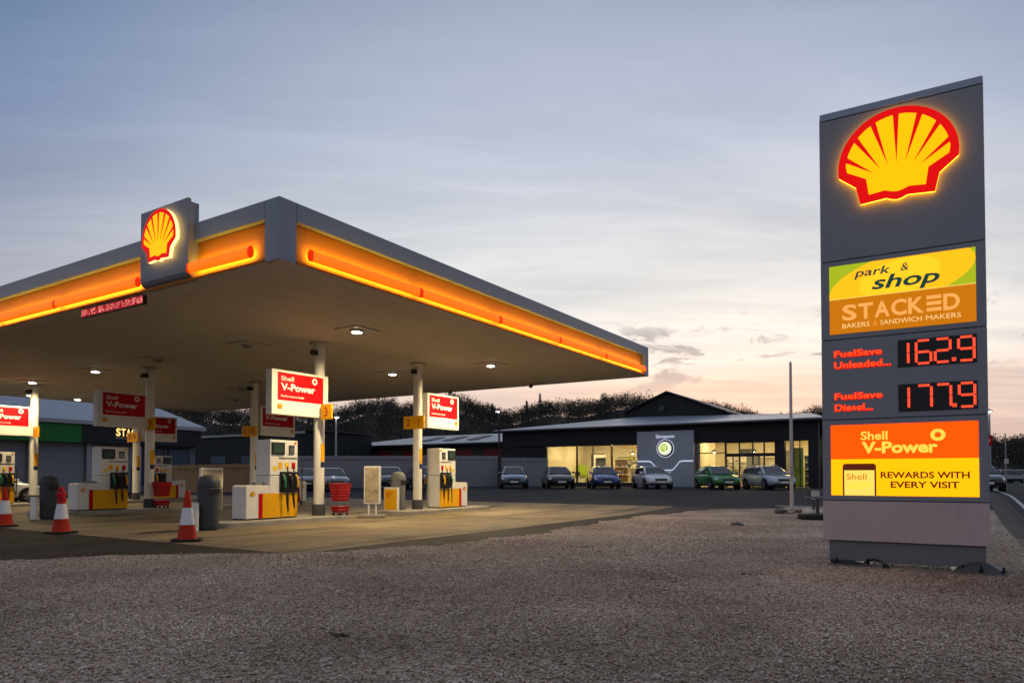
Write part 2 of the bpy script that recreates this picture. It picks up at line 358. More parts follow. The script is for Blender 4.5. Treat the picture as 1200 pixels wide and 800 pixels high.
class MB:
    def __init__(s): s.v = []; s.f = []; s.m = []; s.mats = []
    def mi(s, name):
        if name not in s.mats: s.mats.append(name)
        return s.mats.index(name)
    def add(s, vs_, fs, mat):
        o = len(s.v); k = s.mi(mat); s.v += [tuple(q) for q in vs_]
        for f in fs: s.f.append([i+o for i in f]); s.m.append(k)
    def box(s, x0, x1, y0, y1, z0, z1, mat):
        s.add([(x0,y0,z0),(x1,y0,z0),(x1,y1,z0),(x0,y1,z0),(x0,y0,z1),(x1,y0,z1),(x1,y1,z1),(x0,y1,z1)],
              [(3,2,1,0),(4,5,6,7),(0,1,5,4),(1,2,6,5),(2,3,7,6),(3,0,4,7)], mat); return s
    def hexa(s, lo, hi, mat):      # lo, hi: 4 points each, same winding
        s.add(list(lo)+list(hi), [(3,2,1,0),(4,5,6,7),(0,1,5,4),(1,2,6,5),(2,3,7,6),(3,0,4,7)], mat); return s
    def prism(s, poly, y0, y1, mat):    # polygon in (x,z), extruded from y0 (front) to y1
        n = len(poly); a = sum(poly[i][0]*poly[(i+1)%n][1]-poly[(i+1)%n][0]*poly[i][1] for i in range(n))
        if a < 0: poly = poly[::-1]
        s.add([(x,y0,z) for x,z in poly]+[(x,y1,z) for x,z in poly],
              [list(range(n)), list(range(2*n-1,n-1,-1))]+[(i+n,(i+1)%n+n,(i+1)%n,i) for i in range(n)], mat); return s
    def slab(s, poly, z0, z1, mat):     # polygon in (x,y), extruded up
        n = len(poly); a = sum(poly[i][0]*poly[(i+1)%n][1]-poly[(i+1)%n][0]*poly[i][1] for i in range(n))
        if a < 0: poly = poly[::-1]
        s.add([(x,y,z0) for x,y in poly]+[(x,y,z1) for x,y in poly],
              [list(range(n-1,-1,-1)), list(range(n,2*n))]+[(i,(i+1)%n,(i+1)%n+n,i+n) for i in range(n)], mat); return s
    def cyl(s, p0, p1, r0, r1=None, n=16, mat='steel', caps=True):
        r1 = r0 if r1 is None else r1; p0 = Vector(p0); p1 = Vector(p1); d = (p1-p0).normalized()
        a = d.orthogonal().normalized(); b = d.cross(a)
        vs_ = []
        for p, r in ((p0,r0),(p1,r1)):
            for i in range(n):
                t = 2*math.pi*i/n; vs_.append(p+a*(r*math.cos(t))+b*(r*math.sin(t)))
        fs = [(i,(i+1)%n,(i+1)%n+n,i+n) for i in range(n)]
        if caps: fs += [list(range(n-1,-1,-1)), list(range(n,2*n))]
        s.add(vs_, fs, mat); return s
    def lathe(s, prof, c=(0,0,0), n=18, mat='steel'):   # prof: (r,z) bottom to top
        vs_ = []; k = len(prof)
        for r, z in prof:
            for i in range(n):
                t = 2*math.pi*i/n; vs_.append((c[0]+r*math.cos(t), c[1]+r*math.sin(t), c[2]+z))
        fs = [(j*n+i, j*n+(i+1)%n, (j+1)*n+(i+1)%n, (j+1)*n+i) for j in range(k-1) for i in range(n)]
        fs += [list(range(n-1,-1,-1)), list(range((k-1)*n, k*n))]
        s.add(vs_, fs, mat); return s
    def tube(s, pts, r, n=7, mat='black_rubber'):
        pts = [Vector(p) for p in pts]; vs_ = []; ref = Vector((.3,.9,.2))
        for i, p in enumerate(pts):
            d = (pts[min(i+1,len(pts)-1)]-pts[max(i-1,0)]).normalized()
            a = (ref-d*ref.dot(d)).normalized(); b = d.cross(a)
            for j in range(n):
                t = 2*math.pi*j/n; vs_.append(p+a*(r*math.cos(t))+b*(r*math.sin(t)))
        k = len(pts)
        fs = [(j*n+i, j*n+(i+1)%n, (j+1)*n+(i+1)%n, (j+1)*n+i) for j in range(k-1) for i in range(n)]
        fs += [list(range(n-1,-1,-1)), list(range((k-1)*n, k*n))]
        s.add(vs_, fs, mat); return s
    def text(s, word, x, z, h, y, mat, width=None, bold=.0, shear=0., spacing=1., align='L', flip=False, thick=0.0):
        """word on the face y=const looking to -y; x,z: left base point; h: cap height; width: exact width"""
        v, f = text_geo(word, bold, shear, spacing)
        cap = text_geo('H', bold)[0]; ch = max(q[1] for q in cap)
        x0 = min(q[0] for q in v); x1 = max(q[0] for q in v); k = h/ch
        kx = (width/(x1-x0)) if width else k
        W_ = (x1-x0)*kx
        ox = x - {'L':0,'C':W_/2,'R':W_}[align]
        pts = [(ox+(q[0]-x0)*kx, y, z+q[1]*k) for q in v]
        if flip: pts = [(2*x-p_[0], p_[1], p_[2]) for p_ in pts]; f = [q[::-1] for q in f]
        s.add(pts, f, mat)
        return W_
    def build(s, name, parent=None, loc=(0,0,0), rot=0.0, smooth=None, bevel=0.0, seg=1):
        me = bpy.data.meshes.new(name); me.from_pydata(s.v, [], s.f)
        for q in s.mats: me.materials.append(M[q])
        me.polygons.foreach_set('material_index', s.m)
        if bevel:
            bm = bmesh.new(); bm.from_mesh(me)
            bmesh.ops.remove_doubles(bm, verts=bm.verts, dist=1e-5)
            es = [e for e in bm.edges if len(e.link_faces) == 2 and e.calc_face_angle(0) > R(35)]
            bmesh.ops.bevel(bm, geom=es, offset=bevel, segments=seg, affect='EDGES', profile=.5, clamp_overlap=True)
            bm.to_mesh(me); bm.free()
        if smooth is not None:
            me.polygons.foreach_set('use_smooth', [True]*len(me.polygons)); me.set_sharp_from_angle(angle=R(smooth))
        me.update()
        o = bpy.data.objects.new(name, me); col.objects.link(o)
        o.location = loc; o.rotation_euler = (0,0,rot)
        if parent: o.parent = parent
        return o

def tag(o, label, cat, group=None):
    o['label'] = label; o['category'] = cat
    if group: o['group'] = group
    return o
def thing(name, label, cat, loc=(0,0,0), rot=0.0, group=None):
    o = bpy.data.objects.new(name, None); col.objects.link(o); o.empty_display_size = .2
    o.location = loc; o.rotation_euler = (0,0,rot)
    return tag(o, label, cat, group)
def struct(o): o['kind'] = 'structure'; return o
def stuff(o): o['kind'] = 'stuff'; return o
_kids = {}
def children(o): return [c for c in bpy.data.objects if c.parent == o]
def dup(root, loc, rot, label, group=None, swap=None):
    """a copy of a thing with copies of its parts and sub-parts"""
    def cp(o, par):
        c = o.copy(); col.objects.link(c)
        if par: c.parent = par
        if swap and c.type == 'MESH' and any(ms.material and ms.material.name in swap for ms in c.material_slots):
            c.data = c.data.copy()
            for i, mm in enumerate(c.data.materials):
                if mm.name in swap: c.data.materials[i] = M[swap[mm.name]]
        for k in children(o): cp(k, c)
        return c
    c = cp(root, None); c.location = loc; c.rotation_euler = (0,0,rot); c['label'] = label
    if group: c['group'] = group
    return c

# site frame: a runs along the pump islands (away to the right), b along the front of the canopy (away to the left)
TH = .5677; UX, UY = math.sin(TH), math.cos(TH); CX, CY = -4.149, 12.356
PHI = math.pi/2 - TH
def gz(a):                                   # the ground climbs gently behind the forecourt
    t = min(1, max(0, (a-12.5)/17.0)); return .42*t*t*(3-2*t)
def W(a, b, z=0.0, ground=True):
    return (CX+UX*a-UY*b, CY+UY*a+UX*b, z+(gz(a) if ground else 0))
def L(x, y):
    return ((x-CX)*UX+(y-CY)*UY, -(x-CX)*UY+(y-CY)*UX)
def zw(x, y): return gz(L(x, y)[0])

# pecten: outline on a unit circle, drawn on the face y = const
def _arc(r, a0, a1, n): return [(r*math.cos(R(a0+(a1-a0)*i/n)), r*math.sin(R(a0+(a1-a0)*i/n))) for i in range(n+1)]
PEC_OUT = _arc(1.0, -8, 188, 44)+[(-.69,-.39),(-.615,-.725),(-.17,-.69),(-.09,-.73),(0,-.75),(.09,-.73),(.17,-.69),(.615,-.725),(.69,-.39)]
PEC_IN = [(.845,-.06)]+_arc(.865, 4, 176, 40)+[(-.845,-.06),(-.515,-.25),(-.47,-.565),(-.2,-.535),(-.10,-.575),(0,-.595),(.10,-.575),(.2,-.535),(.47,-.565),(.515,-.25)]
PEC_RAYS = []
for a_, tip in ((0,(0,-.06)),(26,(.14,-.07)),(51,(.27,-.11)),(77,(.385,-.17)),(-26,(-.14,-.07)),(-51,(-.27,-.11)),(-77,(-.385,-.17))):
    d_ = 3.3
    PEC_RAYS.append([(.90*math.sin(R(a_-d_)), .90*math.cos(R(a_-d_))), tip, (.90*math.sin(R(a_+d_)), .90*math.cos(R(a_+d_)))])
def pecten(mb, x, z, r, y, red, yel, thick=.01, step=.004, side=None):
    sc_ = lambda P: [(x+q[0]*r, z+q[1]*r) for q in P]
    mb.prism(sc_(PEC_OUT), y-thick, y, side or red)
    if side: mb.prism(sc_(PEC_OUT), y-thick-step*.6, y-thick-step*.1, red)
    mb.prism(sc_(PEC_IN), y-thick-step*1.6, y-thick-step*.7, yel)
    for q in PEC_RAYS: mb.prism(sc_(q), y-thick-step*2.6, y-thick-step*1.7, red)

# ================================================================== ground
def sheet(name, f, a0, a1, na, mat, dz, bn=2):
    """a ground sheet: f(a) -> (b0, b1) limits at station a"""
    mb = MB(); vs_ = []
    for i in range(na+1):
        a = a0+(a1-a0)*i/na; b0, b1 = f(a)
        for j in range(bn): vs_.append((a, b0+(b1-b0)*j/(bn-1), gz(a)+dz))
    fs = [(i*bn+j, (i+1)*bn+j, (i+1)*bn+j+1, i*bn+j+1) for i in range(na) for j in range(bn-1)]
    mb.add(vs_, fs, mat)
    return struct(mb.build(name, None, (CX,CY,0), PHI))
mb = MB(); st = [-900,-300,-60,-20,0,10]+[12.5+i*.85 for i in range(21)]+[31,40,70,140,300,1500]
mb.add([(a,b,gz(a)) for a in st for b in (-1500,1500)], [(2*i+1,2*i,2*i+2,2*i+3)[::-1] for i in range(len(st)-1)], 'asphalt')
ground = struct(mb.build('ground', None, (CX,CY,0), PHI))
sheet('forecourt', lambda a: (-.9, 33), -.35, 17.9, 30, 'concrete_slab', .004)
def wob(a): return .12*math.sin(a*2.1)+.07*math.sin(a*5.3+1)+.05*math.sin(a*11.7+2)+.03*math.sin(a*23+.5)
EDGE = [(-14,16),(-3.43,2.02),(-2.5,1.35),(-1.3,.36),(.15,-1.45),(1.78,-1.95),(4.1,-2.31),(5.6,-2.27),(9,-1.9),(12.6,-1.67),(15,-2.2),(17.2,-2.9),(17.9,-4.7)]
def edge(a):
    return float(np.interp(a, [q[0] for q in EDGE], [q[1] for q in EDGE]))+wob(a)
sheet('apron', lambda a: (min(edge(a)-.6, 8), 34), -14, -.352, 40, 'asphalt_old', .005)
sheet('apron_strip', lambda a: (edge(a)-.5, -.902), -.352, 17.6, 60, 'asphalt_old', .005)
sheet('gravel_ground', lambda a: (-11.3+.05*math.sin(a*3), edge(a)) , -14, 17.9, 240, 'gravel_bed', .022, 3)
sheet('apron_edge_shade', lambda a: (edge(a)-.02, edge(a)+.07+.03*math.sin(a*7)), -14, 17.6, 240, 'edge_shade', .0135, 2)  # dark strip painted for the shadow line where apron meets gravel
sheet('gravel_verge', lambda a: (-11.3, -4.6+.3*math.sin(a*3)), 17.9, 19.4, 12, 'gravel_bed', .02, 3)
sheet('pavement', lambda a: (-11.55, -11.1), -14, 60, 70, 'paving', .03, 2)
mb = MB()
ks = [-14+i*1.0 for i in range(80)]
for a, a2 in zip(ks, ks[1:]):
    if a2 > 62: break
    mb.hexa([(a+.01,-11.68,gz(a)-.05),(a2,-11.68,gz(a2)-.05),(a2,-11.56,gz(a2)-.05),(a+.01,-11.56,gz(a)-.05)], [(a+.01,-11.68,gz(a)+.035),(a2,-11.68,gz(a2)+.035),(a2,-11.56,gz(a2)+.04),(a+.01,-11.56,gz(a)+.04)], 'paving')
struct(mb.build('kerb', None, (CX,CY,0), PHI))
sheet('road', lambda a: (-19, -11.7), -14, 90, 100, 'asphalt', .008, 2)
mb = MB()
for b_, w_, gap in ((-11.95,.12,0),(-15.3,.12,1)):
    a = 6.0
    while a < 85:
        ln = 3.0 if gap else 5.0
        for q in range(int(ln)):
            x0, x1 = a+q, a+q+1
            mb.add([(x0,b_-w_,gz(x0)+.013),(x1,b_-w_,gz(x1)+.013),(x1,b_,gz(x1)+.013),(x0,b_,gz(x0)+.013)], [(0,1,2,3)], 'line_paint')
        a += ln+(3.0 if gap else 0.0)
struct(mb.build('road_marking', None, (CX,CY,0), PHI))
sheet('grass_verge', lambda a: (-10.5, -8.2+.5*math.sin(a)), 21, 36, 20, 'grass_ground', .03, 2)
# car-park kerb strip in front of the showroom and the back lot
sheet('showroom_paving', lambda a: (-4, 24), 37.2, 42, 4, 'paving', .012, 2)

# loose stones on the gravel: nobody could count them
def gravel_stones():
    pts = []
    for y0, y1, dens in ((4.1, 6.5, 1900), (6.5, 9.5, 1300), (9.5, 14, 520), (14, 20, 150)):
        area = (y1-y0)*(y0+y1)*.78
        k = int(area*dens*1.0)
        y = np.sqrt(rng.uniform(y0*y0, y1*y1, k)); x = (rng.uniform(-1, 1, k))*y*.78
        a = (x-CX)*UX+(y-CY)*UY; b = -(x-CX)*UY+(y-CY)*UX
        e_ = np.interp(a, [q[0] for q in EDGE], [q[1] for q in EDGE])+.12*np.sin(a*2.1)+.07*np.sin(a*5.3+1)+.05*np.sin(a*11.7+2)
        e_ += rng.exponential(.05, k)*(rng.random(k) < .25)*2
        ok = (b < e_) & (b > -11.3) & (a > -14) & (a < 18)
        pts.append(np.stack([x[ok], y[ok]], 1))
    P = np.concatenate(pts); n = len(P)
    base = np.array([(1,0,0),(-1,0,0),(0,1,0),(0,-1,0),(0,0,1),(0,0,-1)], float)
    faces = np.array([(0,2,4),(2,1,4),(1,3,4),(3,0,4),(2,0,5),(1,2,5),(3,1,5),(0,3,5)])
    s = rng.lognormal(-4.68, .27, n)
    sz = np.stack([s*rng.uniform(.8,1.5,n), s*rng.uniform(.7,1.1,n), s*rng.uniform(.45,.8,n)], 1)
    v = base[None]*sz[:,None]*(1+rng.uniform(-.3,.3,(n,6,3)))
    an = rng.uniform(0, 2*np.pi, n); c, s_ = np.cos(an), np.sin(an)
    tl = rng.uniform(-.5,.5,n)
    z = v[:,:,2]+v[:,:,0]*tl[:,None]
    x = v[:,:,0]*c[:,None]-v[:,:,1]*s_[:,None]; y = v[:,:,0]*s_[:,None]+v[:,:,1]*c[:,None]
    V = np.stack([x+P[:,0,None], y+P[:,1,None], z+.026+rng.uniform(-.002,.008,n)[:,None]], 2).reshape(-1,3)
    F = (faces[None]+(np.arange(n)*6)[:,None,None]).reshape(-1,3)
    return fast_mesh('gravel', V, F, 'pebbles')
def fast_mesh(name, V, F, mat, parent=None):
    me = bpy.data.meshes.new(name); me.vertices.add(len(V)); me.vertices.foreach_set('co', V.ravel().astype(np.float32))
    k = F.shape[1]
    me.loops.add(F.size); me.loops.foreach_set('vertex_index', F.ravel().astype(np.int32))
    me.polygons.add(len(F)); me.polygons.foreach_set('loop_start', (np.arange(len(F))*k).astype(np.int32))
    me.update(calc_edges=True); me.validate()
    me.materials.append(M[mat])
    o = bpy.data.objects.new(name, me); col.objects.link(o)
    if parent: o.parent = parent
    return o
gs = stuff(gravel_stones()); tag(gs, 'loose pale brown gravel stones spread over the foreground', 'gravel')

# ================================================================== hills and wood
SKY_AZ = [-75, -50, -35, -26, -18.2, -13.7, -10.4, -7.6, -5.6, -2.8, 0.0, 2.1, 3.5, 6.3, 11.1, 13.7, 18.9, 21.3, 23.7, 34.4, 36.2, 45, 60]
SKY_EL = [0.07, 0.085, 0.088, 0.088, 0.0911, 0.0932, 0.1004, 0.1024, 0.1052, 0.0995, 0.0923, 0.0947, 0.0994, 0.1075, 0.1062, 0.098, 0.0827, 0.078, 0.0789, 0.046, 0.039, 0.04, 0.035]
def crest(az): return np.interp(az, SKY_AZ, SKY_EL)
def hill_h(az, r):
    t = np.clip((r-120)/(300-120), 0, 1); t = t*t*(3-2*t)
    back = np.clip(1-(r-300)/500, .25, 1)
    return (crest(az)*300-6.3+1.3)*t*back+1.6*np.sin(az*.9+r*.02)*t
azs = np.linspace(-80, 66, 120); rs = np.array([95,120,140,160,180,200,220,240,260,280,300,330,400,520,700])
V = np.array([(r*math.sin(R(a)), r*math.cos(R(a)), hill_h(a, r)-.25*(r < 110)) for a in azs for r in rs])
nr = len(rs)
F = np.array([(i*nr+j, i*nr+j+1, (i+1)*nr+j+1, (i+1)*nr+j) for i in range(len(azs)-1) for j in range(nr-1)])
struct(fast_mesh('hills', V, F, 'hill_ground'))
def crown_tris(c, rad, n, size):
    """small leaf-clump faces through the volume of a crown"""
    d = rng.normal(size=(n,3)); d /= np.linalg.norm(d, axis=1)[:,None]
    p = np.array(c)+d*(rng.uniform(.15,1,n)**.5)[:,None]*np.array(rad)
    o = rng.normal(size=(n,3,3))*size*rng.uniform(.5,1.3,(n,1,1))
    return (p[:,None]+o).reshape(-1,3)
parts = []
for i in range(3000):
    az = rng.uniform(-62, 50); r = 135+185*rng.random()**.55
    h = hill_h(az, r); hh = rng.uniform(5.0, 8.3); w_ = rng.uniform(2.2, 4.2)
    x, y = r*math.sin(R(az)), r*math.cos(R(az))
    parts.append(crown_tris((x, y, h+hh*.55), (w_, w_, hh*.46), 310, .17))
V = np.concatenate(parts); F = np.arange(len(V)).reshape(-1,3)
wd = stuff(fast_mesh('wood', V, F, 'wood_foliage')); tag(wd, 'dark bare wood covering the hills behind the buildings', 'wood')
def skyline_tree(az, r, h, w_, kind, label):
    z = float(hill_h(az, r))-.3; x, y = r*math.sin(R(az)), r*math.cos(R(az))
    t = thing('conifer_tree' if kind else 'bare_tree', label, 'tree', (x, y, z), 0, 'trees standing up from the wooded skyline')
    mb = MB(); mb.cyl((0,0,0), (0,0,h*.9), .28, .05, 7, 'bark')
    if not kind:
        for q in range(9):
            a = q*2.4; z0 = h*(.35+.05*q); mb.cyl((0,0,z0), (w_*.75*math.cos(a), w_*.75*math.sin(a), z0+h*.22), .1, .02, 5, 'bark')
    mb.build('trunk', t)
    if kind:
        V = np.concatenate([crown_tris((0,0,h*(.25+.75*q/9)), (w_*(1.05-q/9), w_*(1.05-q/9), h*.05), 90-6*q, .26) for q in range(10)])
    else:
        V = np.concatenate([crown_tris((w_*.4*math.cos(q*2.1), w_*.4*math.sin(q*2.1), h*(.5+.07*q)), (w_*.6, w_*.6, h*.16), 150, .22) for q in range(6)])
    fast_mesh('crown', V, np.arange(len(V)).reshape(-1,3), 'needle_foliage' if kind else 'wood_foliage', t)
for q in ((2.3,306,12,2.6,1,'taller dark conifer on the skyline right of the number one and two column'),
          (1.2,308,10,2.2,1,'shorter dark conifer just left of the tallest skyline conifer'),
          (-4.8,305,10.5,4.0,0,'bare round tree on the skyline above the second pump sign'),
          (-8.2,305,10,4.2,0,'bare broad tree on the skyline left of the number one and two column'),
          (7.6,306,10,3.2,0,'bare tree on the skyline between the canopy tip and the gabled roof'),
          (-1.6,306,10.5,2.6,1,'dark conifer on the skyline just right of the second pump sign')):
    skyline_tree(*q)

# ================================================================== canopy
CA, CB = 17.63, 28.8; ZT, ZB = 6.28, 5.16
canopy = thing('fuel_canopy', 'large flat forecourt canopy with grey fascia and glowing amber light bars', 'canopy', W(0,0,0,False), PHI)
mb = MB()
k_ = .30
while k_ < CB-.31:
    k2 = min(k_+.20, CB-.30); 
    for q in range(4): mb.box(.302+(CA-.604)*q/4+.008, .302+(CA-.604)*(q+1)/4-.008, k_, k2-.016, ZB+.02, ZB+.06, 'soffit')
    k_ = k2
mb.box(.302, CA-.302, .30, CB-.30, ZB+.075, ZB+.10, 'mid_grey')
mb.build('soffit', canopy)
mb = MB()
for x0,x1,y0,y1 in ((.02,CA-.02,.02,.30),(.02,CA-.02,CB-.30,CB-.02),(.02,.30,.302,CB-.302),(CA-.30,CA-.02,.302,CB-.302)):
    mb.box(x0,x1,y0,y1,ZB+.004,ZB+.06,'soffit_trim')
mb.build('soffit_edging', canopy)
mb = MB(); mb.box(.25, CA-.25, .25, CB-.25, ZT-.30, ZT-.22, 'mid_grey'); mb.build('roof_deck', canopy)
# upper grey fascia band, with panel seams (narrow gaps), and plain corner panels
mb = MB(); g_ = .006
def band(x0, x1, y0, y1, z0, z1, along, pitch, mat):
    L_ = (x1-x0) if along == 'x' else (y1-y0); n = max(1, round(L_/pitch))
    for i in range(n):
        s0 = L_*i/n+g_/2; s1 = L_*(i+1)/n-g_/2
        if along == 'x': mb.box(x0+s0, x0+s1, y0, y1, z0, z1, mat)
        else: mb.box(x0, x1, y0+s0, y0+s1, z0, z1, mat)
ZA = 5.93
band(.40, CA-.40, 0, .12, ZA, ZT, 'x', 3.2, 'canopy_grey'); band(.40, CA-.40, CB-.12, CB, ZA, ZT, 'x', 3.2, 'canopy_grey')
band(0, .12, .40, CB-.40, ZA, ZT, 'y', 3.2, 'canopy_grey'); band(CA-.12, CA, .40, CB-.40, ZA, ZT, 'y', 3.2, 'canopy_grey')
for x0, y0, sx, sy in ((0,0,1,1),(CA,0,-1,1),(0,CB,1,-1),(CA,CB,-1,-1)):
    P = [(0,0),(.395,0),(.395,.12),(.12,.12),(.12,.395),(0,.395)]
    mb.slab([(x0+sx*px, y0+sy*py) for px,py in P], ZB-.006, ZT, 'canopy_grey')
mb.build('fascia', canopy, bevel=.006)
# amber reflector: a concave yellow trough under the band, with a bright lip
prof = [(.135,ZA),(.12,ZA-.10),(.035,ZB+.11),(.0,ZB+.055),(-.035,ZB+.035),(-.045,ZB+.012),(-.04,ZB-.002),(.012,ZB-.002),(.014,ZB+.07),(.20,ZB+.08),(.20,ZA)]
def trough(side):
    mb = MB(); Ls = CA if side in 'sn' else CB; vs_ = []; n = len(prof)
    for s_ in (.397, Ls-.397):
        for d, z in prof:
            vs_.append({'s':(s_,d,z),'n':(s_,CB-d,z),'w':(d,s_,z),'e':(CA-d,s_,z)}[side])
    fs = [(i,(i+1)%n,(i+1)%n+n,i+n) for i in range(n)]+[list(range(n)), list(range(2*n-1,n-1,-1))]
    mb.add(vs_, fs, 'amber')
    o = mb.build('reflector_panel', canopy, smooth=50)
    bm = bmesh.new(); bm.from_mesh(o.data); bmesh.ops.recalc_face_normals(bm, faces=bm.faces); bm.to_mesh(o.data); bm.free()
for s_ in 'swne': trough(s_)
# light bars: round orange tubes, red joints, the LED side facing the reflector
def light_bar(p0, p1, inward):
    p0 = Vector(p0); p1 = Vector(p1); d = (p1-p0).normalized(); inn = Vector(inward); up = Vector((0,0,1))
    # rounded bar: front and sides of orange plastic, LEDs along the face turned to the reflector
    sec = [(-.058,-.05),(-.052,.025),(-.098,.106),(-.118,.10),(-.145,.075),(-.155,.03),(-.155,-.03),(-.145,-.075),(-.115,-.10),(-.088,-.104)]
    n = len(sec)
    def sweep(mb, pa, pb, k, mats):
        vs_ = [p+inn*(x*1.0+.0)+up*(z*k) for p in (pa, pb) for x, z in sec]
        for i in range(n):
            mb.add([vs_[i],vs_[(i+1)%n],vs_[(i+1)%n+n],vs_[i+n]], [(0,1,2,3)], mats[1] if i in (0, 1) else mats[0])
        mb.add(vs_[:n], [list(range(n))], mats[0]); mb.add(vs_[n:], [list(range(n))], mats[0])
    mb = MB(); sweep(mb, p0+d*.04, p1-d*.04, 1, ('tube_front','tube_back'))
    sweep(mb, p0-d*.02, p0+d*.04, 1.03, ('tube_joint','tube_joint')); sweep(mb, p1-d*.04, p1+d*.02, 1.03, ('tube_joint','tube_joint'))
    o = mb.build('light_bar', canopy)
    bm = bmesh.new(); bm.from_mesh(o.data); bmesh.ops.remove_doubles(bm, verts=bm.verts, dist=1e-4); bmesh.ops.recalc_face_normals(bm, faces=bm.faces); bm.to_mesh(o.data); bm.free()
    o.data.polygons.foreach_set('use_smooth', [True]*len(o.data.polygons)); o.data.set_sharp_from_angle(angle=R(40))
ZL = ZB+.20
xs = [.60,3.75,6.95,10.2,13.45,CA-.60]
for x0, x1 in zip(xs, xs[1:]): light_bar((x0+.02,-.0,ZL), (x1-.02,-.0,ZL), (0,1,0))
ys = [.62,2.55]; ys2 = [4.30,7.85,11.0,14.2,17.4,20.6,23.8,27.0,CB-.6]
for y0, y1 in list(zip(ys, ys[1:]))+list(zip(ys2, ys2[1:])): light_bar((0,y0+.02,ZL), (0,y1-.02,ZL), (1,0,0))
for y0, y1 in ((.6,14.2),(14.2,CB-.6)): light_bar((CA,y0+.02,ZL), (CA,y1-.02,ZL), (-1,0,0))
# emblem box on the front, standing proud of the fascia
eb = MB()
P = [(-.02,5.20),(-.09,5.235),(-.125,5.30),(-.135,5.40),(-.135,6.76),(-.06,6.76),(-.06,6.70),(.11,6.70),(.11,5.155),(.06,5.155),(.02,5.17)]
n_ = len(P); y0, y1 = 2.54, 4.20
# profile in (x,z) swept along b
eb.prism(P, y0, y1, 'panel_grey')
o = eb.build('emblem_box', canopy, bevel=.012, seg=2)
em = MB(); pecten(em, 0, 0, .60, 0, 'glow_red', 'glow_yellow', .07, .006, 'glow_rim_white')
o = em.build('pecten_emblem', o, (-.165, (y0+y1)/2, 6.06), -math.pi/2)
em = MB(); em.prism([(.06*math.cos(i*.785), .06*math.sin(i*.785)) for i in range(8)], 0, .03, 'steel')

# ticker board hanging under the front edge
tk = thing('led_ticker', 'long red LED ticker board hung under the canopy front edge', 'display', W(0,5.62,4.93,False), PHI-math.pi/2)
mb = MB(); mb.box(-1.28,1.28,.02,.10,0,.19,'black_plastic')
for x_ in (-1.0, 1.0): mb.cyl((x_,.06,.18),(x_,.06,.25),.015,None,8,'steel')
mb.build('casing', tk)
mb = MB(); mb.box(-1.26,1.26,.012,.019,.012,.178,'led_board')
for i in range(84):
    if i in (9,10,22,23,24,33,34,47,48,60,70): continue
    for j in range(6):
        if random.random() < .42: mb.box(-1.25+i*.03, -1.25+i*.03+.019, .006, .0115, .03+j*.023, .03+j*.023+.016, 'led_pink')
mb.build('display_panel', tk)

# columns
GC = 'round columns holding up the canopy'
DU, DV, A0, B0 = 4.43, 8.785, 6.03, 5.627
def column_at(i, j): return A0+DU*i, B0+DV*j
def make_column():
    t = thing('canopy_column', '', 'column', (0,0,0), PHI, GC)
    MB().cyl((0,0,.14),(0,0,5.17),.155,None,28,'cream_paint').build('shaft', t, smooth=40)
    MB().lathe([(.19,0),(.19,.30),(.175,.34)], (0,0,.122), 24, 'dark_grey').build('foot_collar', t, smooth=40)
    mb = MB(); mb.lathe([(.17,0),(.30,.03),(.30,.05)], (0,0,5.105), 24, 'soffit_trim'); mb.build('top_flange', t, smooth=30)
    mb = MB()
    def wrap(z0, z1, mat, a0, a1):
        k = 8; vs_ = [(.1585*math.cos(a0+(a1-a0)*i/k), .1585*math.sin(a0+(a1-a0)*i/k), z) for z in (z0, z1) for i in range(k+1)]
        mb.add(vs_, [(i,i+1,i+k+2,i+k+1) for i in range(k)], mat)
    wrap(1.70, 2.22, 'yellow_paint', -2.0, -.6); mb.build('notice', t, smooth=60)
    mb = MB(); wrap(1.53, 1.69, 'navy', -2.0, -.5); mb.build('lower_notice', t, smooth=60)
    mb = MB(); mb.box(-.30,-.14,-.09,.05,4.80,4.94,'black_plastic'); mb.cyl((-.30,-.02,4.86),(-.36,-.05,4.83),.05,.055,12,'black_plastic'); mb.build('camera_housing', t)
    return t
colp = make_column()
cl = {(0,0):'cream canopy column beside the first pump, carrying the yellow plate 3', (1,0):'cream canopy column with yellow plates 2 and 1, rising beside a grey bin',
      (0,1):'shaded canopy column behind the leaning red baskets, beside the dim fuel sign', (1,1):'cream canopy column rising behind the nearest tall pump',
      (0,2):'brightly lit canopy column at the far left next to the red fuel sign', (1,2):'farthest canopy column, standing behind the dim left pump sign'}
for k, ((i, j), lab) in enumerate(cl.items()):
    a, b = column_at(i, j); loc = W(a, b, 0)
    if k == 0: colp.location = loc; colp['label'] = lab
    else: dup(colp, loc, PHI, lab, GC)

# numbered plates
GN = 'yellow numbered plates on the columns'
def plate(num, a, b, lab):
    t = thing('pump_number_plate', lab, 'number plate', W(a-.17, b, 2.90), PHI-math.pi/2, GN)
    MB().box(-.22,.22,-.03,.03,0,.44,'yellow_paint').build('board', t, bevel=.008)
    mb = MB(); mb.text(num, 0, .10, .25, -.034, 'letter_red', bold=.018, align='C'); mb.build('numeral', t)
c = column_at(0,0); plate('3', c[0], c[1]-.50, 'yellow plate numbered 3 on the column by the nearest pump')
c = column_at(1,0); plate('1', c[0], c[1]-.21, 'yellow plate numbered 1, right of the plate numbered 2'); plate('2', c[0], c[1]+.25, 'yellow plate numbered 2, left of the plate numbered 1')
c = column_at(1,1); plate('5', c[0], c[1]-.15, 'dim yellow plate above the nearest pump, right of its twin'); plate('6', c[0], c[1]+.31, 'dim yellow plate above the nearest pump, left of its twin')
c = column_at(0,1); plate('7', c[0], c[1]-.38, 'dim yellow plate on the shaded column beside the dark fuel sign')
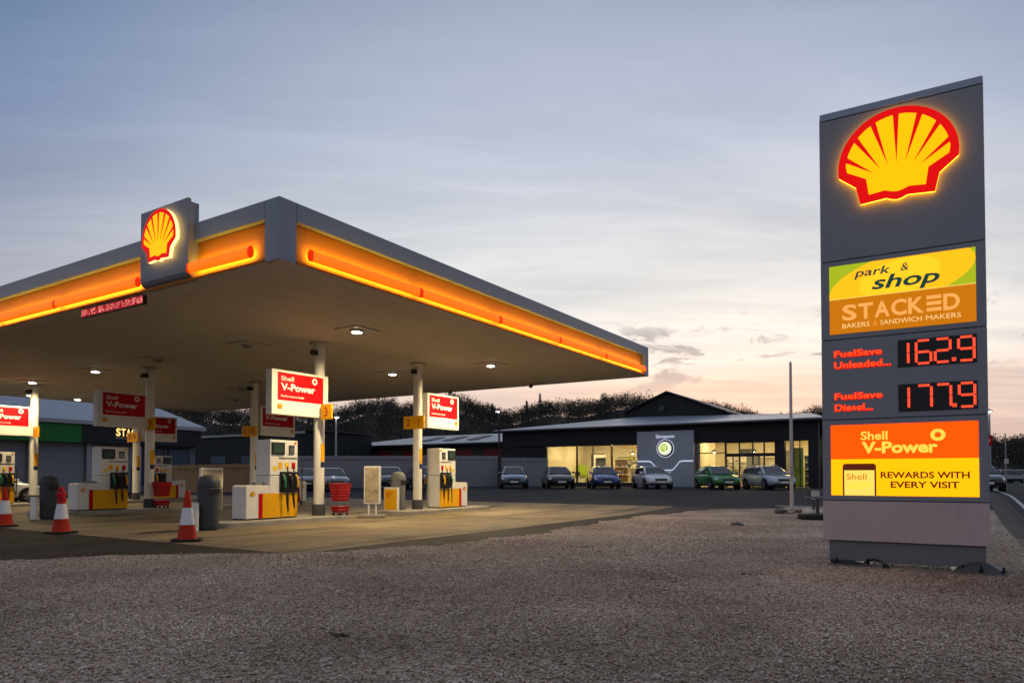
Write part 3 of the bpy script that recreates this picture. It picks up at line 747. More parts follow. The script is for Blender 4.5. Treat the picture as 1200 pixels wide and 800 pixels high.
c = column_at(1,2); plate('9', c[0], c[1]-.2, 'small far yellow plate just below the lit shop letters, right one'); plate('10', c[0], c[1]+.26, 'small far yellow plate just below the lit shop letters, left one')
c = column_at(0,2); plate('11', c[0], c[1]-.58, 'bright yellow plate on the far left column')

# V-Power flag signs on the columns (boards along the islands)
GF = 'red and white fuel signs on the columns'
def flag_sign(x0, x1, pec_side, lab, a, b):
    t = thing('fuel_sign', lab, 'sign', W(a, b, 0), PHI, GF)
    w_ = x1-x0; z0, z1 = 2.96, 4.19
    cs = MB(); cs.box(x0, x1, -.19, .06, z0, z1, 'cream_paint'); cs = cs.build('casing', t, bevel=.015, seg=2)
    fp = MB(); m_ = .17 if pec_side < 0 else .08
    rx0, rx1 = (x0+.19, x1-.20) if pec_side < 0 else (x0+.10, x1-.10)
    rz0, rz1 = 3.36, 4.12
    for yy, flip in ((-.196, False), (.066, True)):
        s_ = -1 if not flip else 1
        fp.box(rx0, rx1, min(yy, yy-s_*.004), max(yy, yy-s_*.004), rz0, rz1, 'red_paint')
        k = (rx1-rx0); y_ = yy+s_*.003
        def T(word, fx, z, h, wd, **kw):
            if not flip: fp.text(word, rx0+k*fx, z, h, y_, 'letter_white', k*wd, **kw)
            else:
                v, f = text_geo(word, kw.get('bold',0), 0, 1); xa = min(q[0] for q in v); xb = max(q[0] for q in v); kx = k*wd/(xb-xa); kz = h/.73
                fp.add([(rx1-k*fx-(q[0]-xa)*kx, y_, z+q[1]*kz) for q in v], f, 'letter_white')
        T('Shell', .07, 3.90, .125, .27, bold=.012); T('V-Power', .07, 3.64, .19, .74, bold=.03); T('Performance fuels', .07, 3.45, .062, .48, bold=.006)
        cxr = rx0+k*.80 if not flip else rx1-k*.80
        ring = []
        for i in range(24):
            t0, t1 = 2*math.pi*i/24, 2*math.pi*(i+1)/24
            fp.add([(cxr+r_*math.cos(q)*s_*-1, y_, 3.98+r_*math.sin(q)) for r_, q in ((.095,t0),(.095,t1),(.045,t1),(.045,t0))], [(0,1,2,3)], 'letter_white')
        if not flip:
            px = x0+.27 if pec_side < 0 else x1-.17
            pecten(fp, px, 3.18, .085, yy+.004, 'red_paint', 'pecten_yellow', .006, .003)
    fp.build('face_panel', cs)
c = column_at(0,0); flag_sign(-1.84, .17, -1, 'bright red and white fuel sign above the nearest pump', *c)
c = column_at(1,0); flag_sign(.30, 2.12, 1, 'bright red and white fuel sign right of the plates 2 and 1', *c)
c = column_at(0,1); flag_sign(-1.95, -.10, -1, 'dim red fuel sign above the shaded left pump', *c)
c = column_at(1,1); flag_sign(.17, 1.95, 1, 'dim red fuel sign half hidden behind the nearest bright fuel sign', *c)
c = column_at(0,2); flag_sign(-1.95, -.10, -1, 'bright fuel sign cut off by the left edge of the photo', *c)
c = column_at(1,2); flag_sign(.17, 1.95, 1, 'smallest dim fuel sign, behind the shaded column near the shop', *c)

# downlights
GL = 'downlights in the canopy soffit'
def downlight(lit, a, b, lab, power=0):
    t = thing('canopy_downlight', lab, 'downlight', W(a, b, ZB+.02, False), PHI, GL)
    mb = MB(); s_ = .42
    mb.box(-s_,s_,-s_,s_,-.022,-.001,'soffit_trim'); mb.box(-s_-.015,s_+.015,-s_-.015,s_+.015,-.012,-.002,'mid_grey')
    mb.build('mounting_plate', t)
    mb = MB(); mb.lathe([(.15,0),(.19,.03),(.19,.05)], (0,0,-.075), 20, 'steel'); mb.build('lamp_ring', t, smooth=30)
    mb = MB(); mb.lathe([(.05,-.03),(.12,-.015),(.14,0),(.14,.01)], (0,0,-.078), 20, 'glow_lamp' if lit else 'mid_grey'); mb.build('lens', t, smooth=60)
    if lit:
        d = bpy.data.lights.new('downlight_beam', 'SPOT'); d.energy = power; d.color = (1,.76,.40); d.spot_size = R(165); d.spot_blend = .6; d.shadow_soft_size = .14
        o = bpy.data.objects.new('downlight_beam', d); col.objects.link(o); o.parent = t; o.location = (0,0,-.13)
LP = 900
downlight(1, 5.24, 3.33, 'lit downlight in front of the nearest fuel sign, brightest of all', LP*1.35)
downlight(1, 11.92, 3.56, 'lit downlight nearest the right edge of the canopy', LP*1.8)
downlight(1, 11.61, 7.84, 'lit downlight left of the column with plates 2 and 1', LP*.45)
downlight(1, 5.23, 16.64, 'lit downlight left of the shaded column, above the dim sign', LP*.16)
downlight(1, 5.43, 22.01, 'lit downlight right above the far left column', LP*.9)
downlight(1, 9.71, 27.27, 'small far lit downlight between the left column and the dim sign', LP*.5)
downlight(1, 7.54, 27.22, 'small far lit downlight just left of the far left column', LP*.5)
downlight(0, 5.0, 7.57, 'unlit downlight left of the nearest column', 0)
downlight(0, 5.06, 12.31, 'unlit downlight beside the top of the shaded column', 0)
downlight(0, 14.27, 20.86, 'dark round unlit fitting left of the column behind the nearest pump', 0)
downlight(0, 11.6, 12.3, 'unlit downlight near the column behind the nearest pump', 0)
downlight(0, 11.5, 16.7, 'far unlit downlight left of the column behind the nearest pump', 0)
# little camera domes on the back edge
for a, b, lab in ((17.2, 5.1, 'small dark fitting under the back canopy edge near the right sign'), (17.2, 9.4, 'small dark fitting under the back canopy edge above the plate 3')):
    mb = MB(); mb.lathe([(.02,-.16),(.08,-.13),(.09,-.06),(.05,-.02),(.05,.0)], (0,0,0), 12, 'dark_grey')
    tag(mb.build('camera_dome', None, W(a,b,ZB,False), PHI, smooth=50), lab, 'camera', 'small domes under the canopy edge')

# ================================================================== islands
def island(a0, a1, b, w_=1.45):
    mb = MB(); h = w_/2; P = []
    r = .35
    for cx_, cy_, s0 in ((a1-r,b-h+r,-90),(a1-r,b+h-r,0),(a0+r,b+h-r,90),(a0+r,b-h+r,180)):
        for i in range(6): t = R(s0+18*i); P.append((cx_+r*math.cos(t), cy_+r*math.sin(t)))
    mb.slab(P, -.05, .135, 'kerb_concrete')
    o = mb.build('island_kerb', None, (CX,CY,0), PHI, bevel=.02, seg=2); struct(o)
for j in range(3):
    b = B0+DV*j
    island(2.3, 6.75, b); island(8.9, 14.1, b)

# ================================================================== pumps
GP = 'fuel pumps on the islands'
def make_pump():
    t = thing('fuel_pump', '', 'fuel pump', (0,0,0), PHI, GP)
    D = .29
    MB().box(-.80,.80,-D+.03,D-.03,0,.06,'black_plastic').build('plinth', t)
    mb = MB(); mb.prism([(-.83,.05),(-.10,.05),(-.10,.88),(-.15,.92),(-.78,.92),(-.83,.88)], -D, D, 'white_paint')
    sc_ = mb.build('side_cabinet', t, bevel=.012, seg=2)
    mb = MB(); mb.box(-.095,.83,-D,D,.05,1.17,'white_paint'); mb.box(-.095,.83,-D,D,1.182,2.14,'white_paint')
    tw = mb.build('dispenser_cabinet', t, bevel=.014, seg=2)
    mb = MB(); mb.box(-.08,.815,-D+.015,D-.015,1.168,1.184,'dark_grey'); mb.build('joint_gap', t)
    for s_ in (-1, 1):
        y = lambda d: (min(s_*(D+d), s_*D), max(s_*(D+d), s_*D))
        q = y(.006)
        MB().box(-.45,-.325,*q,.055,.70,'red_paint').build('red_band', t)
        MB().box(-.323,.83,*q,.055,.70,'yellow_paint').build('yellow_panel', t)
        mb = MB(); pecten(mb, 0, 0, .075, 0, 'red_paint', 'pecten_yellow', .005, .003); mb.build('pecten_badge', sc_, (-.64*1, s_*(D+.001), .68), 0 if s_ < 0 else math.pi)
        mb = MB(); pecten(mb, 0, 0, .045, 0, 'red_paint', 'pecten_yellow', .005, .003); mb.build('pecten_badge', tw, (.75, s_*(D+.001), 2.06), 0 if s_ < 0 else math.pi)
        q = y(.035); mb = MB(); mb.box(-.05,.37,*q,1.74,2.07,'black_plastic'); sb = mb.build('screen_bezel', t, bevel=.008)
        q2 = (min(s_*(D+.036), s_*(D+.039)), max(s_*(D+.036), s_*(D+.039)))
        mb = MB(); mb.box(.0,.32,*q2,1.79,2.02,'screen_green'); mb.build('display', sb)
        q = y(.008); MB().box(.18,.80,*q,1.63,1.66,'dark_grey').build('receipt_slot', t)
        for i, c_ in enumerate(('yellow_paint','pecten_yellow','red_paint')):
            MB().box(.18+i*.22,.30+i*.22,*y(.01),1.36,1.53,c_).build('grade_label', t)
        mb = MB(); mb.box(.52,.70,*y(.03),1.76,2.0,'dark_grey'); kp = mb.build('card_reader', t, bevel=.006)
        mb = MB()
        for kx in range(3):
            for kz in range(4): mb.box(.545+kx*.05,.58+kx*.05,min(s_*(D+.030),s_*(D+.036)),max(s_*(D+.030),s_*(D+.036)),1.78+kz*.04,1.805+kz*.04,'steel')
        mb.build('keypad', kp)
        MB().box(-.74,-.56,*y(.004),.36,.50,'letter_white').build('sticker', t)
        MB().box(.0,.14,*y(.004),1.30,1.42,'plate_yellow').build('sticker', t)
        mb = MB(); mb.box(.22,.82,*y(.05),.72,1.28,'black_plastic'); bt = mb.build('nozzle_holder', t, bevel=.012)
        for i, c_ in enumerate(('glow_free_green','black_plastic','yellow_paint')):
            x = .30+i*.21; yo = s_*(D+.055); yo2 = s_*(D+.13)
            mb = MB()
            mb.cyl((x,yo,1.20),(x,yo2,1.04),.032,.028,8,'steel')                 # spout into the holder
            mb.tube([(x,yo,1.18),(x,s_*(D+.12),1.14),(x,s_*(D+.155),1.02),(x,s_*(D+.14),.86)], .030, 8, c_)
            mb.tube([(x,s_*(D+.085),1.05),(x,s_*(D+.095),.95),(x,s_*(D+.13),.87)], .012, 6, 'black_plastic')   # lever guard
            nz_ = mb.build('nozzle', t, smooth=50)
            mb = MB(); yh = s_*(D+.14); pts = []
            for k in range(15):
                u_ = k/14
                pts.append((x+.17*u_*(1 if i == 2 else .55)+.02*math.sin(u_*5), yh+s_*(.05*math.sin(u_*math.pi)), .88-.80*math.sin(u_*math.pi)*(1-.1*i)+.55*u_*u_))
            mb.tube(pts, .017, 7, 'black_rubber'); mb.build('hose', t, smooth=60)
    # side box on the end with the card reader
    MB().box(-.40,-.15,-.10,.10,.921,.99,'mid_grey').build('vent_cap', t, bevel=.01)
    return t
paint('glow_free_green', (.02,.22,.07), .4, 0, .1, 5)
pump = make_pump()
pl = [(4.17, B0, 0, 'nearest white fuel pump, under the bright sign and beside the plate 3 column'),
      (12.15, B0, math.pi, 'white and amber fuel pump right of the column with plates 2 and 1'),
      (4.27, B0+DV, 0, 'shaded white fuel pump under the dim sign'),
      (12.15, B0+DV, math.pi, 'fuel pump half hidden behind the nearest pump'),
      (4.37, B0+2*DV, 0, 'fuel pump cut off by the left photo edge, under the bright left sign'),
      (12.0, B0+2*DV, math.pi, 'far fuel pump with a bright end panel behind the shaded column')]
for k, (a, b, rr, lab) in enumerate(pl):
    if k == 0: pump.location = W(a,b,.12); pump['label'] = lab
    else: dup(pump, W(a,b,.12), PHI+rr, lab, GP)

# ================================================================== forecourt furniture
GB = 'grey rubbish bins on the forecourt'
def make_bin():
    t = thing('forecourt_bin', '', 'bin', (0,0,0), PHI, GB)
    MB().lathe([(.20,0),(.225,.03),(.235,.12),(.25,1.02),(.262,1.03),(.262,1.10),(.24,1.18),(.18,1.265),(.09,1.30),(.03,1.305)], (0,0,0), 26, 'dark_bin').build('bin_body', t, smooth=35)
    for s_ in (-1, 1):
        MB().box(-.13,.13,min(s_*.235,s_*.262),max(s_*.235,s_*.262),.86,1.0,'black_plastic').build('opening', t, bevel=.01)
    for x in (-.10,.10): MB().lathe([(.025,0),(.03,.02),(.015,.03)], (x,-.1,1.262), 10, 'steel').build('lid_stud', t)
    return t
paint('dark_bin', (.055,.06,.07), .5, 0, .15, 4, .2, 90)
bn = make_bin(); bn.location = W(1.95, 4.87, .004); bn['label'] = 'tall dark grey bin at the end of the nearest pump island, beside a cone'
dup(bn, W(1.95, 12.62, .004), PHI, 'dark bin behind the second cone on the left', GB)
dup(bn, W(9.75, B0+.25, .12), PHI, 'grey bin at the foot of the column with plates 2 and 1', GB, {'dark_bin':'mid_grey'})
GM = 'low white and yellow panels beside the bins'
def stub_panel(a, b, z, ry, lab):
    t = thing('notice_panel', lab, 'panel', W(a,b,z), PHI-math.pi/2, GM)
    MB().box(-.17,.17,-.04,.04,0,.66,'white_paint').build('board', t, bevel=.008)
    MB().box(-.14,.14,-.046,-.039,.06,.62,ry).build('face', t)
stub_panel(1.58, 4.90, .004, 'cream_paint', 'low pale panel between the near cone and the tall bin')
stub_panel(1.58, 12.68, .004, 'cream_paint', 'low pale panel left of the bin behind the second cone')
t = thing('notice_panel', 'low yellow notice panel in front of the grey bin by plates 2 and 1', 'panel', W(9.35, B0+.18, .12), PHI-math.pi/2, GM)
MB().box(-.30,.30,-.05,.05,0,.78,'white_paint').build('board', t, bevel=.008); MB().box(-.27,.27,-.056,-.049,.04,.72,'yellow_paint').build('face', t)
mb = MB()
for i in range(4): mb.box(-.2,.12-.05*i,-.058,-.0555,.60-i*.05,.62-i*.05,'letter_red')
mb.build('print_line', t)

# cones
GCn = 'red and white traffic cones on the forecourt'
def make_cone():
    t = thing('traffic_cone', '', 'traffic cone', (0,0,0), .3, GCn)
    mb = MB(); q = .26; P = [(q,-.18),(q,.18),(.18,q),(-.18,q),(-q,.18),(-q,-.18),(-.18,-q),(.18,-q)]
    mb.slab(P, 0, .045, 'black_rubber'); mb.build('base', t, bevel=.01)
    mb = MB(); mb.lathe([(.185,0),(.17,.03),(.135,.26)], (0,0,.045), 22, 'cone_red'); mb.lathe([(.083,0),(.04,.32),(.035,.33)], (0,0,.627), 22, 'cone_red'); mb.build('body', t, smooth=40)
    MB().lathe([(.137,0),(.085,.318)], (0,0,.308), 22, 'cone_white').build('sleeve', t, smooth=40)
    return t
cn = make_cone(); cn.location = (-6.42, 13.85, .006); cn['label'] = 'red and white cone in front of the tall dark bin'
cn.scale = (1.05,1.05,1.05)
c2 = dup(cn, (-10.1, 15.7, .006), 1.1, 'red and white cone with a red plastic bag tied over its tip', GCn)
c3 = dup(cn, (-12.85, 17.75, .006), .7, 'cone cut by the left edge of the photo', GCn)
# a red bag over the second cone
mb = MB(); mb.lathe([(.075,0),(.085,.05),(.075,.12),(.10,.18),(.06,.26),(.07,.30),(.02,.34)], (0,0,0), 12, 'red_plastic')
bag = mb.build('plastic_bag', None, (-10.1,15.7,.70), .4, smooth=60); tag(bag, 'crumpled red plastic bag over the tip of the second cone', 'bag')
for v in bag.data.vertices: v.co.x += .02*math.sin(v.co.z*40+v.co.y*30); v.co.y += .02*math.cos(v.co.z*33+v.co.x*25)

# basket stacks
GK = 'stacks of red shopping baskets'
def make_baskets():
    t = thing('basket_stack', '', 'baskets', (0,0,0), PHI, GK)
    def tub(z0, z1, w0, w1, name, rows):
        mb = MB(); d0, d1 = w0*.72, w1*.72
        lo = [(-w0,-d0,z0),(w0,-d0,z0),(w0,d0,z0),(-w0,d0,z0)]; hi = [(-w1,-d1,z1),(w1,-d1,z1),(w1,d1,z1),(-w1,d1,z1)]
        mb.hexa(lo, hi, 'red_plastic')
        for i in range(rows):                       # rims of the nested baskets
            f = (i+1)/rows; ww = w0+(w1-w0)*f+.018; dd = d0+(d1-d0)*f+.018; z = z0+(z1-z0)*f
            mb.box(-ww,ww,-dd,dd,z-.022,z,'red_plastic')
        for i in range(rows):                       # rows of open slots in the basket walls
            f = (i+.45)/rows; ww = w0+(w1-w0)*f; dd = d0+(d1-d0)*f; z = z0+(z1-z0)*f; hz = (z1-z0)/rows*.22
            for s_ in (-1,1):
                for k in range(9):
                    x = -ww+.04+k*(2*ww-.08)/8; mb.box(x-.014,x+.014,s_*dd-.006,s_*dd+.006,z-hz,z+hz,'slot_dark')
                for k in range(6):
                    y = -dd+.04+k*(2*dd-.08)/5; mb.box(s_*ww-.006,s_*ww+.006,y-.014,y+.014,z-hz,z+hz,'slot_dark')
        mb.build(name, t, bevel=.006)
    tub(.10,.30,.24,.28,'lower_basket',2)
    tub(.46,1.02,.25,.33,'upper_basket',6)
    mb = MB()
    for x in (-.2,.2): mb.tube([(x,-.17,.30),(x,-.2,.46)], .012, 6, 'steel'); mb.tube([(x,.17,.30),(x,.2,.46)], .012, 6, 'steel')
    for x in (-.2,.2):
        for y in (-.15,.15): mb.cyl((x,y-.02,.05),(x,y+.02,.05),.05,None,10,'black_rubber')
    mb.box(-.24,.24,-.18,.18,.085,.099,'steel'); mb.build('trolley_frame', t)
    mb = MB(); mb.tube([(-.30,.1,1.0),(-.25,.1,1.08),(.25,.1,1.08),(.30,.1,1.0)], .014, 6, 'black_plastic'); mb.build('handle', t)
    return t
bk = make_baskets(); bk.location = W(6.75, 5.35, .125); bk['label'] = 'stack of red shopping baskets right of the plate 3 column'
bk.location = W(6.42, 5.15, .125); bk.scale = (.78,.78,.92)
b2 = dup(bk, W(6.3, B0+DV-.35, .125), PHI, 'stack of red baskets beside the shaded column, behind the near cone', GK)

# poster stands
GO = 'framed poster stands on the forecourt'
def poster_stand(a, b, lab, w_, z0, z1, rot):
    t = thing('poster_stand', lab, 'poster stand', W(a,b,.004), PHI+rot, GO)
    mb = MB()
    mb.box(-w_,w_,-.05,.05,z0,z1,'white_paint'); mb.build('frame', t, bevel=.012)
    MB().box(-w_+.045,w_-.045,-.058,-.049,z0+.05,z1-.05,'poster_beige').build('poster', t)
    for s_ in (-.45,.45): MB().cyl((w_*s_,0,.10),(w_*s_,0,z0+.02),.025,None,10,'white_paint').build('leg', t)
    mb = MB(); mb.slab([(-.42,-.2),(.42,-.2),(.36,.2),(-.36,.2)], 0, .10, 'kerb_concrete'); mb.build('base', t, bevel=.02)
poster_stand(7.6, 5.0, 'white framed poster stand between the red baskets and the grey bin', .26, .42, 1.58, -1.15)
poster_stand(3.6, 7.2, 'white framed board standing behind the tall dark bin', .34, .35, 1.50, .0)

# dark round planter behind the nearest pump
t = thing('round_shrub', 'small dark round shrub showing left of the nearest pump', 'shrub', W(12.6, 16.2, 0), PHI)
MB().lathe([(.26,0),(.32,.4),(.34,.42)], (0,0,0), 16, 'dark_grey').build('pot', t, smooth=40)
V = crown_tris((0,0,.85), (.45,.45,.45), 260, .08); fast_mesh('foliage', V, np.arange(len(V)).reshape(-1,3), 'needle_foliage', t)

# ================================================================== pylon sign
PY = (4.511, 10.152); PR = -.5477
py = thing('price_sign', 'tall grey price totem with glowing pecten, shop panels and fuel prices', 'price sign', (PY[0],PY[1],0), PR)
Wd = 2.0; Dp = .32
zs = [.366,.941,2.096,3.251,4.391,6.47]
for i, (z0, z1) in enumerate(zip(zs, zs[1:])):
    MB().box(0, Wd, 0, Dp, z0+.006, z1-.006, 'panel_bounce' if i == 0 else 'panel_grey').build('cladding_panel', py, bevel=.006)
MB().box(.012, Wd-.012, .012, Dp-.012, .37, 6.46, 'dark_grey').build('core', py)
MB().hexa([(0,0,6.476),(Wd,0,6.476),(Wd,Dp,6.476),(0,Dp,6.476)], [(0,.07,6.612),(Wd,.07,6.612),(Wd,Dp-.07,6.612),(0,Dp-.07,6.612)], 'canopy_grey').build('cap', py, bevel=.006)
mb = MB(); mb.box(.07, 1.955, .05, Dp-.05, .085, .364, 'plinth_grey'); mb.build('plinth', py, bevel=.006)
mb = MB(); pecten(mb, 0, 0, .735, 0, 'glow_red', 'glow_yellow', .032, .005, 'glow_rim'); mb.build('pecten_emblem', py, (.99,-.032,5.66))
mb = MB()
for x, z in ((.6,5.5),(1.38,5.5),(.99,6.1)): mb.cyl((x,-.036,z),(x,.01,z),.02,None,8,'steel')
mb.build('emblem_bracket', py)
# backlit shop panel
p1 = MB(); x0, x1 = .115, 1.887
p1.box(x0, x1, -.008, .02, 3.33, 3.826, 'st_amber')
p1.box(x0, x1, -.008, .02, 3.838, 4.315, 'ps_green'); p1.box(x0, x1, -.007, .02, 3.827, 3.837, 'ps_line')
def clip_ellipse(cx_, cz_, rx, rz, rot, xa, xb, za, zb, n=72):
    """an ellipse cut to a rectangle (Sutherland-Hodgman)"""
    P = []
    for i in range(n):
        t_ = 2*math.pi*i/n; ex, ez = rx*math.cos(t_), rz*math.sin(t_)
        P.append((cx_+ex*math.cos(rot)-ez*math.sin(rot), cz_+ex*math.sin(rot)+ez*math.cos(rot)))
    def cut(P, inside, inter):
        o = []
        for i in range(len(P)):
            a, b = P[i-1], P[i]
            if inside(b):
                if not inside(a): o.append(inter(a,b))
                o.append(b)
            elif inside(a): o.append(inter(a,b))
        return o
    ix = lambda X: (lambda a,b: (X, a[1]+(b[1]-a[1])*(X-a[0])/(b[0]-a[0])))
    iz = lambda Z: (lambda a,b: (a[0]+(b[0]-a[0])*(Z-a[1])/(b[1]-a[1]), Z))
    P = cut(P, lambda q: q[0] >= xa, ix(xa)); P = cut(P, lambda q: q[0] <= xb, ix(xb)); P = cut(P, lambda q: q[1] >= za, iz(za)); P = cut(P, lambda q: q[1] <= zb, iz(zb))
    return P
p1.prism(clip_ellipse(1.0,4.03,.90,.36,.20,x0,x1,3.839,4.314), -.012, -.0085, 'ps_yellow')
p1.prism(clip_ellipse(1.0,4.05,.50,.24,.2,x0,x1,3.84,4.313), -.015, -.0125, 'ps_light')
p1.text('park', .44, 4.12, .110, -.018, 'ps_text', .46, bold=.016, shear=.22)
p1.text('&', 1.02, 4.125, .105, -.018, 'ps_text', .10, bold=.006, shear=.15)
p1.text('shop', .66, 3.915, .185, -.018, 'ps_text', .82, bold=.022, shear=.25)
# STACKED with an E of three bars
xx = .282; H_ = .213; zb_ = 3.523; ws = .188; gp = .018
for chh in 'STACK': 
    p1.text(chh, xx, zb_, H_, -.012, 'st_text', ws, bold=.028); xx += ws+gp
for k in range(3): p1.box(xx+.01, xx+ws-.005, -.012, -.009, zb_+k*(H_-.047)/2, zb_+k*(H_-.047)/2+.047, 'st_text')
xx += ws+gp; p1.text('D', xx, zb_, H_, -.012, 'st_text', ws, bold=.028)
p1.text('BAKERS', .28, 3.405, .064, -.012, 'st_cream', .352); p1.text('&', .672, 3.405, .064, -.012, 'st_small', .055, bold=.01); p1.text('SANDWICH', .765, 3.405, .064, -.012, 'st_cream', .50); p1.text('MAKERS', 1.315, 3.405, .064, -.012, 'st_cream', .40)
p1.build('shop_panel', py)
# price displays
SEG = {'0':'abcdef','1':'bc','2':'abged','6':'afgcde','7':'abc','9':'abcdfg'}
def digits(mb, s_, x0, z0, dw, h, y):
    def run(p, q, k):
        for i in range(k):
            f = (i+.5)/k; x = p[0]+(q[0]-p[0])*f; z = p[1]+(q[1]-p[1])*f; r_ = .0158
            mb.box(x-r_, x+r_, y-.004, y, z-r_, z+r_, 'led_red')
    x = x0
    for ch in s_:
        if ch == '.':
            for i in range(2):
                for j in range(2): mb.box(x-.022+i*.026-.011, x-.022+i*.026+.011, y-.004, y, z0+j*.026, z0+j*.026+.022, 'led_red')
            x += .045; continue
        w_ = .172; e_ = .022; hh = h/2
        for sg in SEG[ch]:
            p, q, k = {'a':((x+e_,z0+h),(x+w_-e_,z0+h),5),'b':((x+w_,z0+h-e_),(x+w_,z0+hh+e_*.4),5),'c':((x+w_,z0+hh-e_*.4),(x+w_,z0+e_),5),'d':((x+e_,z0),(x+w_-e_,z0),5),
                       'e':((x,z0+hh-e_*.4),(x,z0+e_),5),'f':((x,z0+h-e_),(x,z0+hh+e_*.4),5),'g':((x+e_,z0+hh),(x+w_-e_,z0+hh),5)}[sg]
            if ch == '1': p, q = (p[0]-.045, p[1]), (q[0]-.045, q[1])
            run(p, q, k)
        x += dw
    return x
for z0, val in ((2.79,'162.9'), (2.177,'177.9')):
    mb = MB(); mb.box(.975, 1.886, -.014, .02, z0, z0+.375, 'black_plastic'); dp = mb.build('price_display', py, bevel=.004)
    xd = .972
    for chh in val:
        mb = MB(); xd = digits(mb, chh, xd, z0+.033, .222, .31, -.016); mb.build('numeral', dp)
for zt, l2, w2 in ((2.995,'Unleaded...',.73), (2.385,'Diesel...',.50)):
    mb = MB()
    mb.text('FuelSave', .165, zt, .095, -.010, 'grade_halo', .62, bold=.060); mb.text('FuelSave', .172, zt+.008, .08, -.014, 'grade_core', .605, bold=.0)
    mb.build('fuel_name', py)
    mb = MB(); mb.text(l2, .165, zt-.165, .10, -.010, 'grade_halo', w2, bold=.060); mb.text(l2, .172, zt-.157, .083, -.014, 'grade_core', w2-.015, bold=.0)
    mb.build('fuel_name', py)
# V-Power panel
p2 = MB(); x0, x1 = .113, 1.889
p2.box(x0, x1, -.008, .02, 1.532, 2.017, 'vp_orange'); p2.box(x0, x1, -.0085, .02, 1.016, 1.53, 'vp_yellow')
p2.text('Shell', .50, 1.802, .115, -.012, 'vp_text', .335, bold=.022); p2.text('V-Power', .51, 1.617, .155, -.012, 'vp_text', .92, bold=.040)
for i in range(28):
    t0, t1 = 2*math.pi*i/28, 2*math.pi*(i+1)/28
    p2.add([(1.433+r_*math.cos(q), -.012, 1.845+r_*.92*math.sin(q)) for r_, q in ((.088,t0),(.088,t1),(.040,t1),(.040,t0))], [(0,1,2,3)], 'vp_text')
ph = [(.263,1.017),(.689,1.017),(.689,1.43)]+[(.689-.045+.045*math.cos(R(a_)), 1.43+.036*math.sin(R(a_))) for a_ in (20,50,80)]+[(.308+.045*math.cos(R(a_)), 1.43+.036*math.sin(R(a_))) for a_ in (100,130,160)]+[(.263,1.43)]
p2.prism(ph, -.012, -.009, 'vp_brown'); p2.prism([(.284,1.017),(.668,1.017),(.668,1.372),(.284,1.372)], -.015, -.0125, 'vp_phone')
p2.text('Shell', .315, 1.242, .078, -.018, 'vp_phone_text', .255, bold=.008); p2.text('GO+', .315, 1.115, .085, -.018, 'vp_go', .30, bold=.02)
p2.text('REWARDS WITH', .744, 1.264, .085, -.012, 'vp_brown', 1.042, bold=.026); p2.text('EVERY VISIT', .866, 1.131, .085, -.012, 'vp_brown', .803, bold=.026)
p2.build('advert_panel', py)
# feet
for xs_, nm in ((.27,0),(1.85,1)):
    mb = MB()
    if nm: mb.hexa([(1.52,-.22,0),(2.20,-.22,0),(2.20,.62,0),(1.52,.62,0)], [(1.80,.0,.16),(1.98,.0,.16),(1.98,.3,.16),(1.80,.3,.16)], 'dark_grey')
    else: mb.box(.06,.62,-.05,.5,0,.045,'dark_grey'); mb.hexa([(.08,.06,.04),(.56,.06,.04),(.56,.12,.04),(.08,.12,.04)], [(.08,.06,.12),(.2,.06,.12),(.2,.12,.12),(.08,.12,.12)], 'dark_grey')
    mb.build('foot_plate', py, bevel=.01)
    mb = MB()
    for dx, dy in (((-.16,-.08),(.28,-.12),(.04,-.14)) if nm else ((.3,.02),(-.1,-.02))):
        mb.cyl((xs_+dx,dy,.0),(xs_+dx,dy,.13),.014,None,8,'black_rubber'); mb.cyl((xs_+dx,dy,.06),(xs_+dx,dy,.085),.028,None,6,'black_rubber')
    mb.build('anchor_bolt', py)
mb = MB(); mb.tube([(.52,.0,.06),(.58,-.03,.11),(.66,-.06,.135),(.74,-.08,.11),(.79,-.09,.05),(.80,-.09,.02)], .012, 7, 'black_rubber'); mb.lathe([(.05,0),(.045,.03),(.02,.06)], (.80,-.09,.022), 10, 'black_rubber'); mb.build('cable', py, smooth=60)

# ================================================================== things behind the gravel
def at(x, y): return (x, y, zw(x,y)+.02)
fp_ = thing('flag_pole', 'slim bare grey pole on the gravel left of the price totem', 'pole', at(9.55,23.9), 0)
MB().lathe([(.066,0),(.060,1.5),(.042,5.05),(.02,5.1)], (0,0,0), 14, 'pole_grey').build('shaft', fp_, smooth=40)
MB().lathe([(.2,0),(.2,.03),(.1,.06)], (0,0,0), 14, 'galv').build('base_plate', fp_)
MB().box(-.05,.05,-.10,-.07,1.2,1.5,'galv').build('cleat', fp_)
fl = thing('floodlight', 'small floodlight with a pale face on a stand by the bare pole', 'floodlight', at(9.75,22.6), .25)
MB().box(-.20,.20,-.06,.10,.42,.78,'dark_grey').build('housing', fl, bevel=.02)
MB().box(-.16,.16,-.068,-.059,.46,.74,'stone_pale').build('face', fl)
mb = MB(); mb.tube([(-.23,.02,.6),(-.23,.02,.36),(.23,.02,.36),(.23,.02,.6)], .015, 6, 'dark_grey'); mb.cyl((0,.02,.05),(0,.02,.37),.04,None,10,'dark_grey'); mb.box(-.25,.25,-.15,.2,0,.05,'dark_grey'); mb.build('bracket', fl)
wh = thing('cable_drum', 'low dark round drum on the gravel at the totem edge', 'drum', at(8.9,20.4), 0)
MB().lathe([(.52,0),(.55,.03),(.55,.13),(.50,.16)], (0,0,0), 28, 'black_rubber').build('base', wh, smooth=40)
mb = MB(); mb.cyl((0,0,.15),(0,0,.62),.05,None,12,'dark_grey'); mb.box(-.35,.45,-.05,.05,.60,.66,'mid_grey'); mb.build('upright', wh)
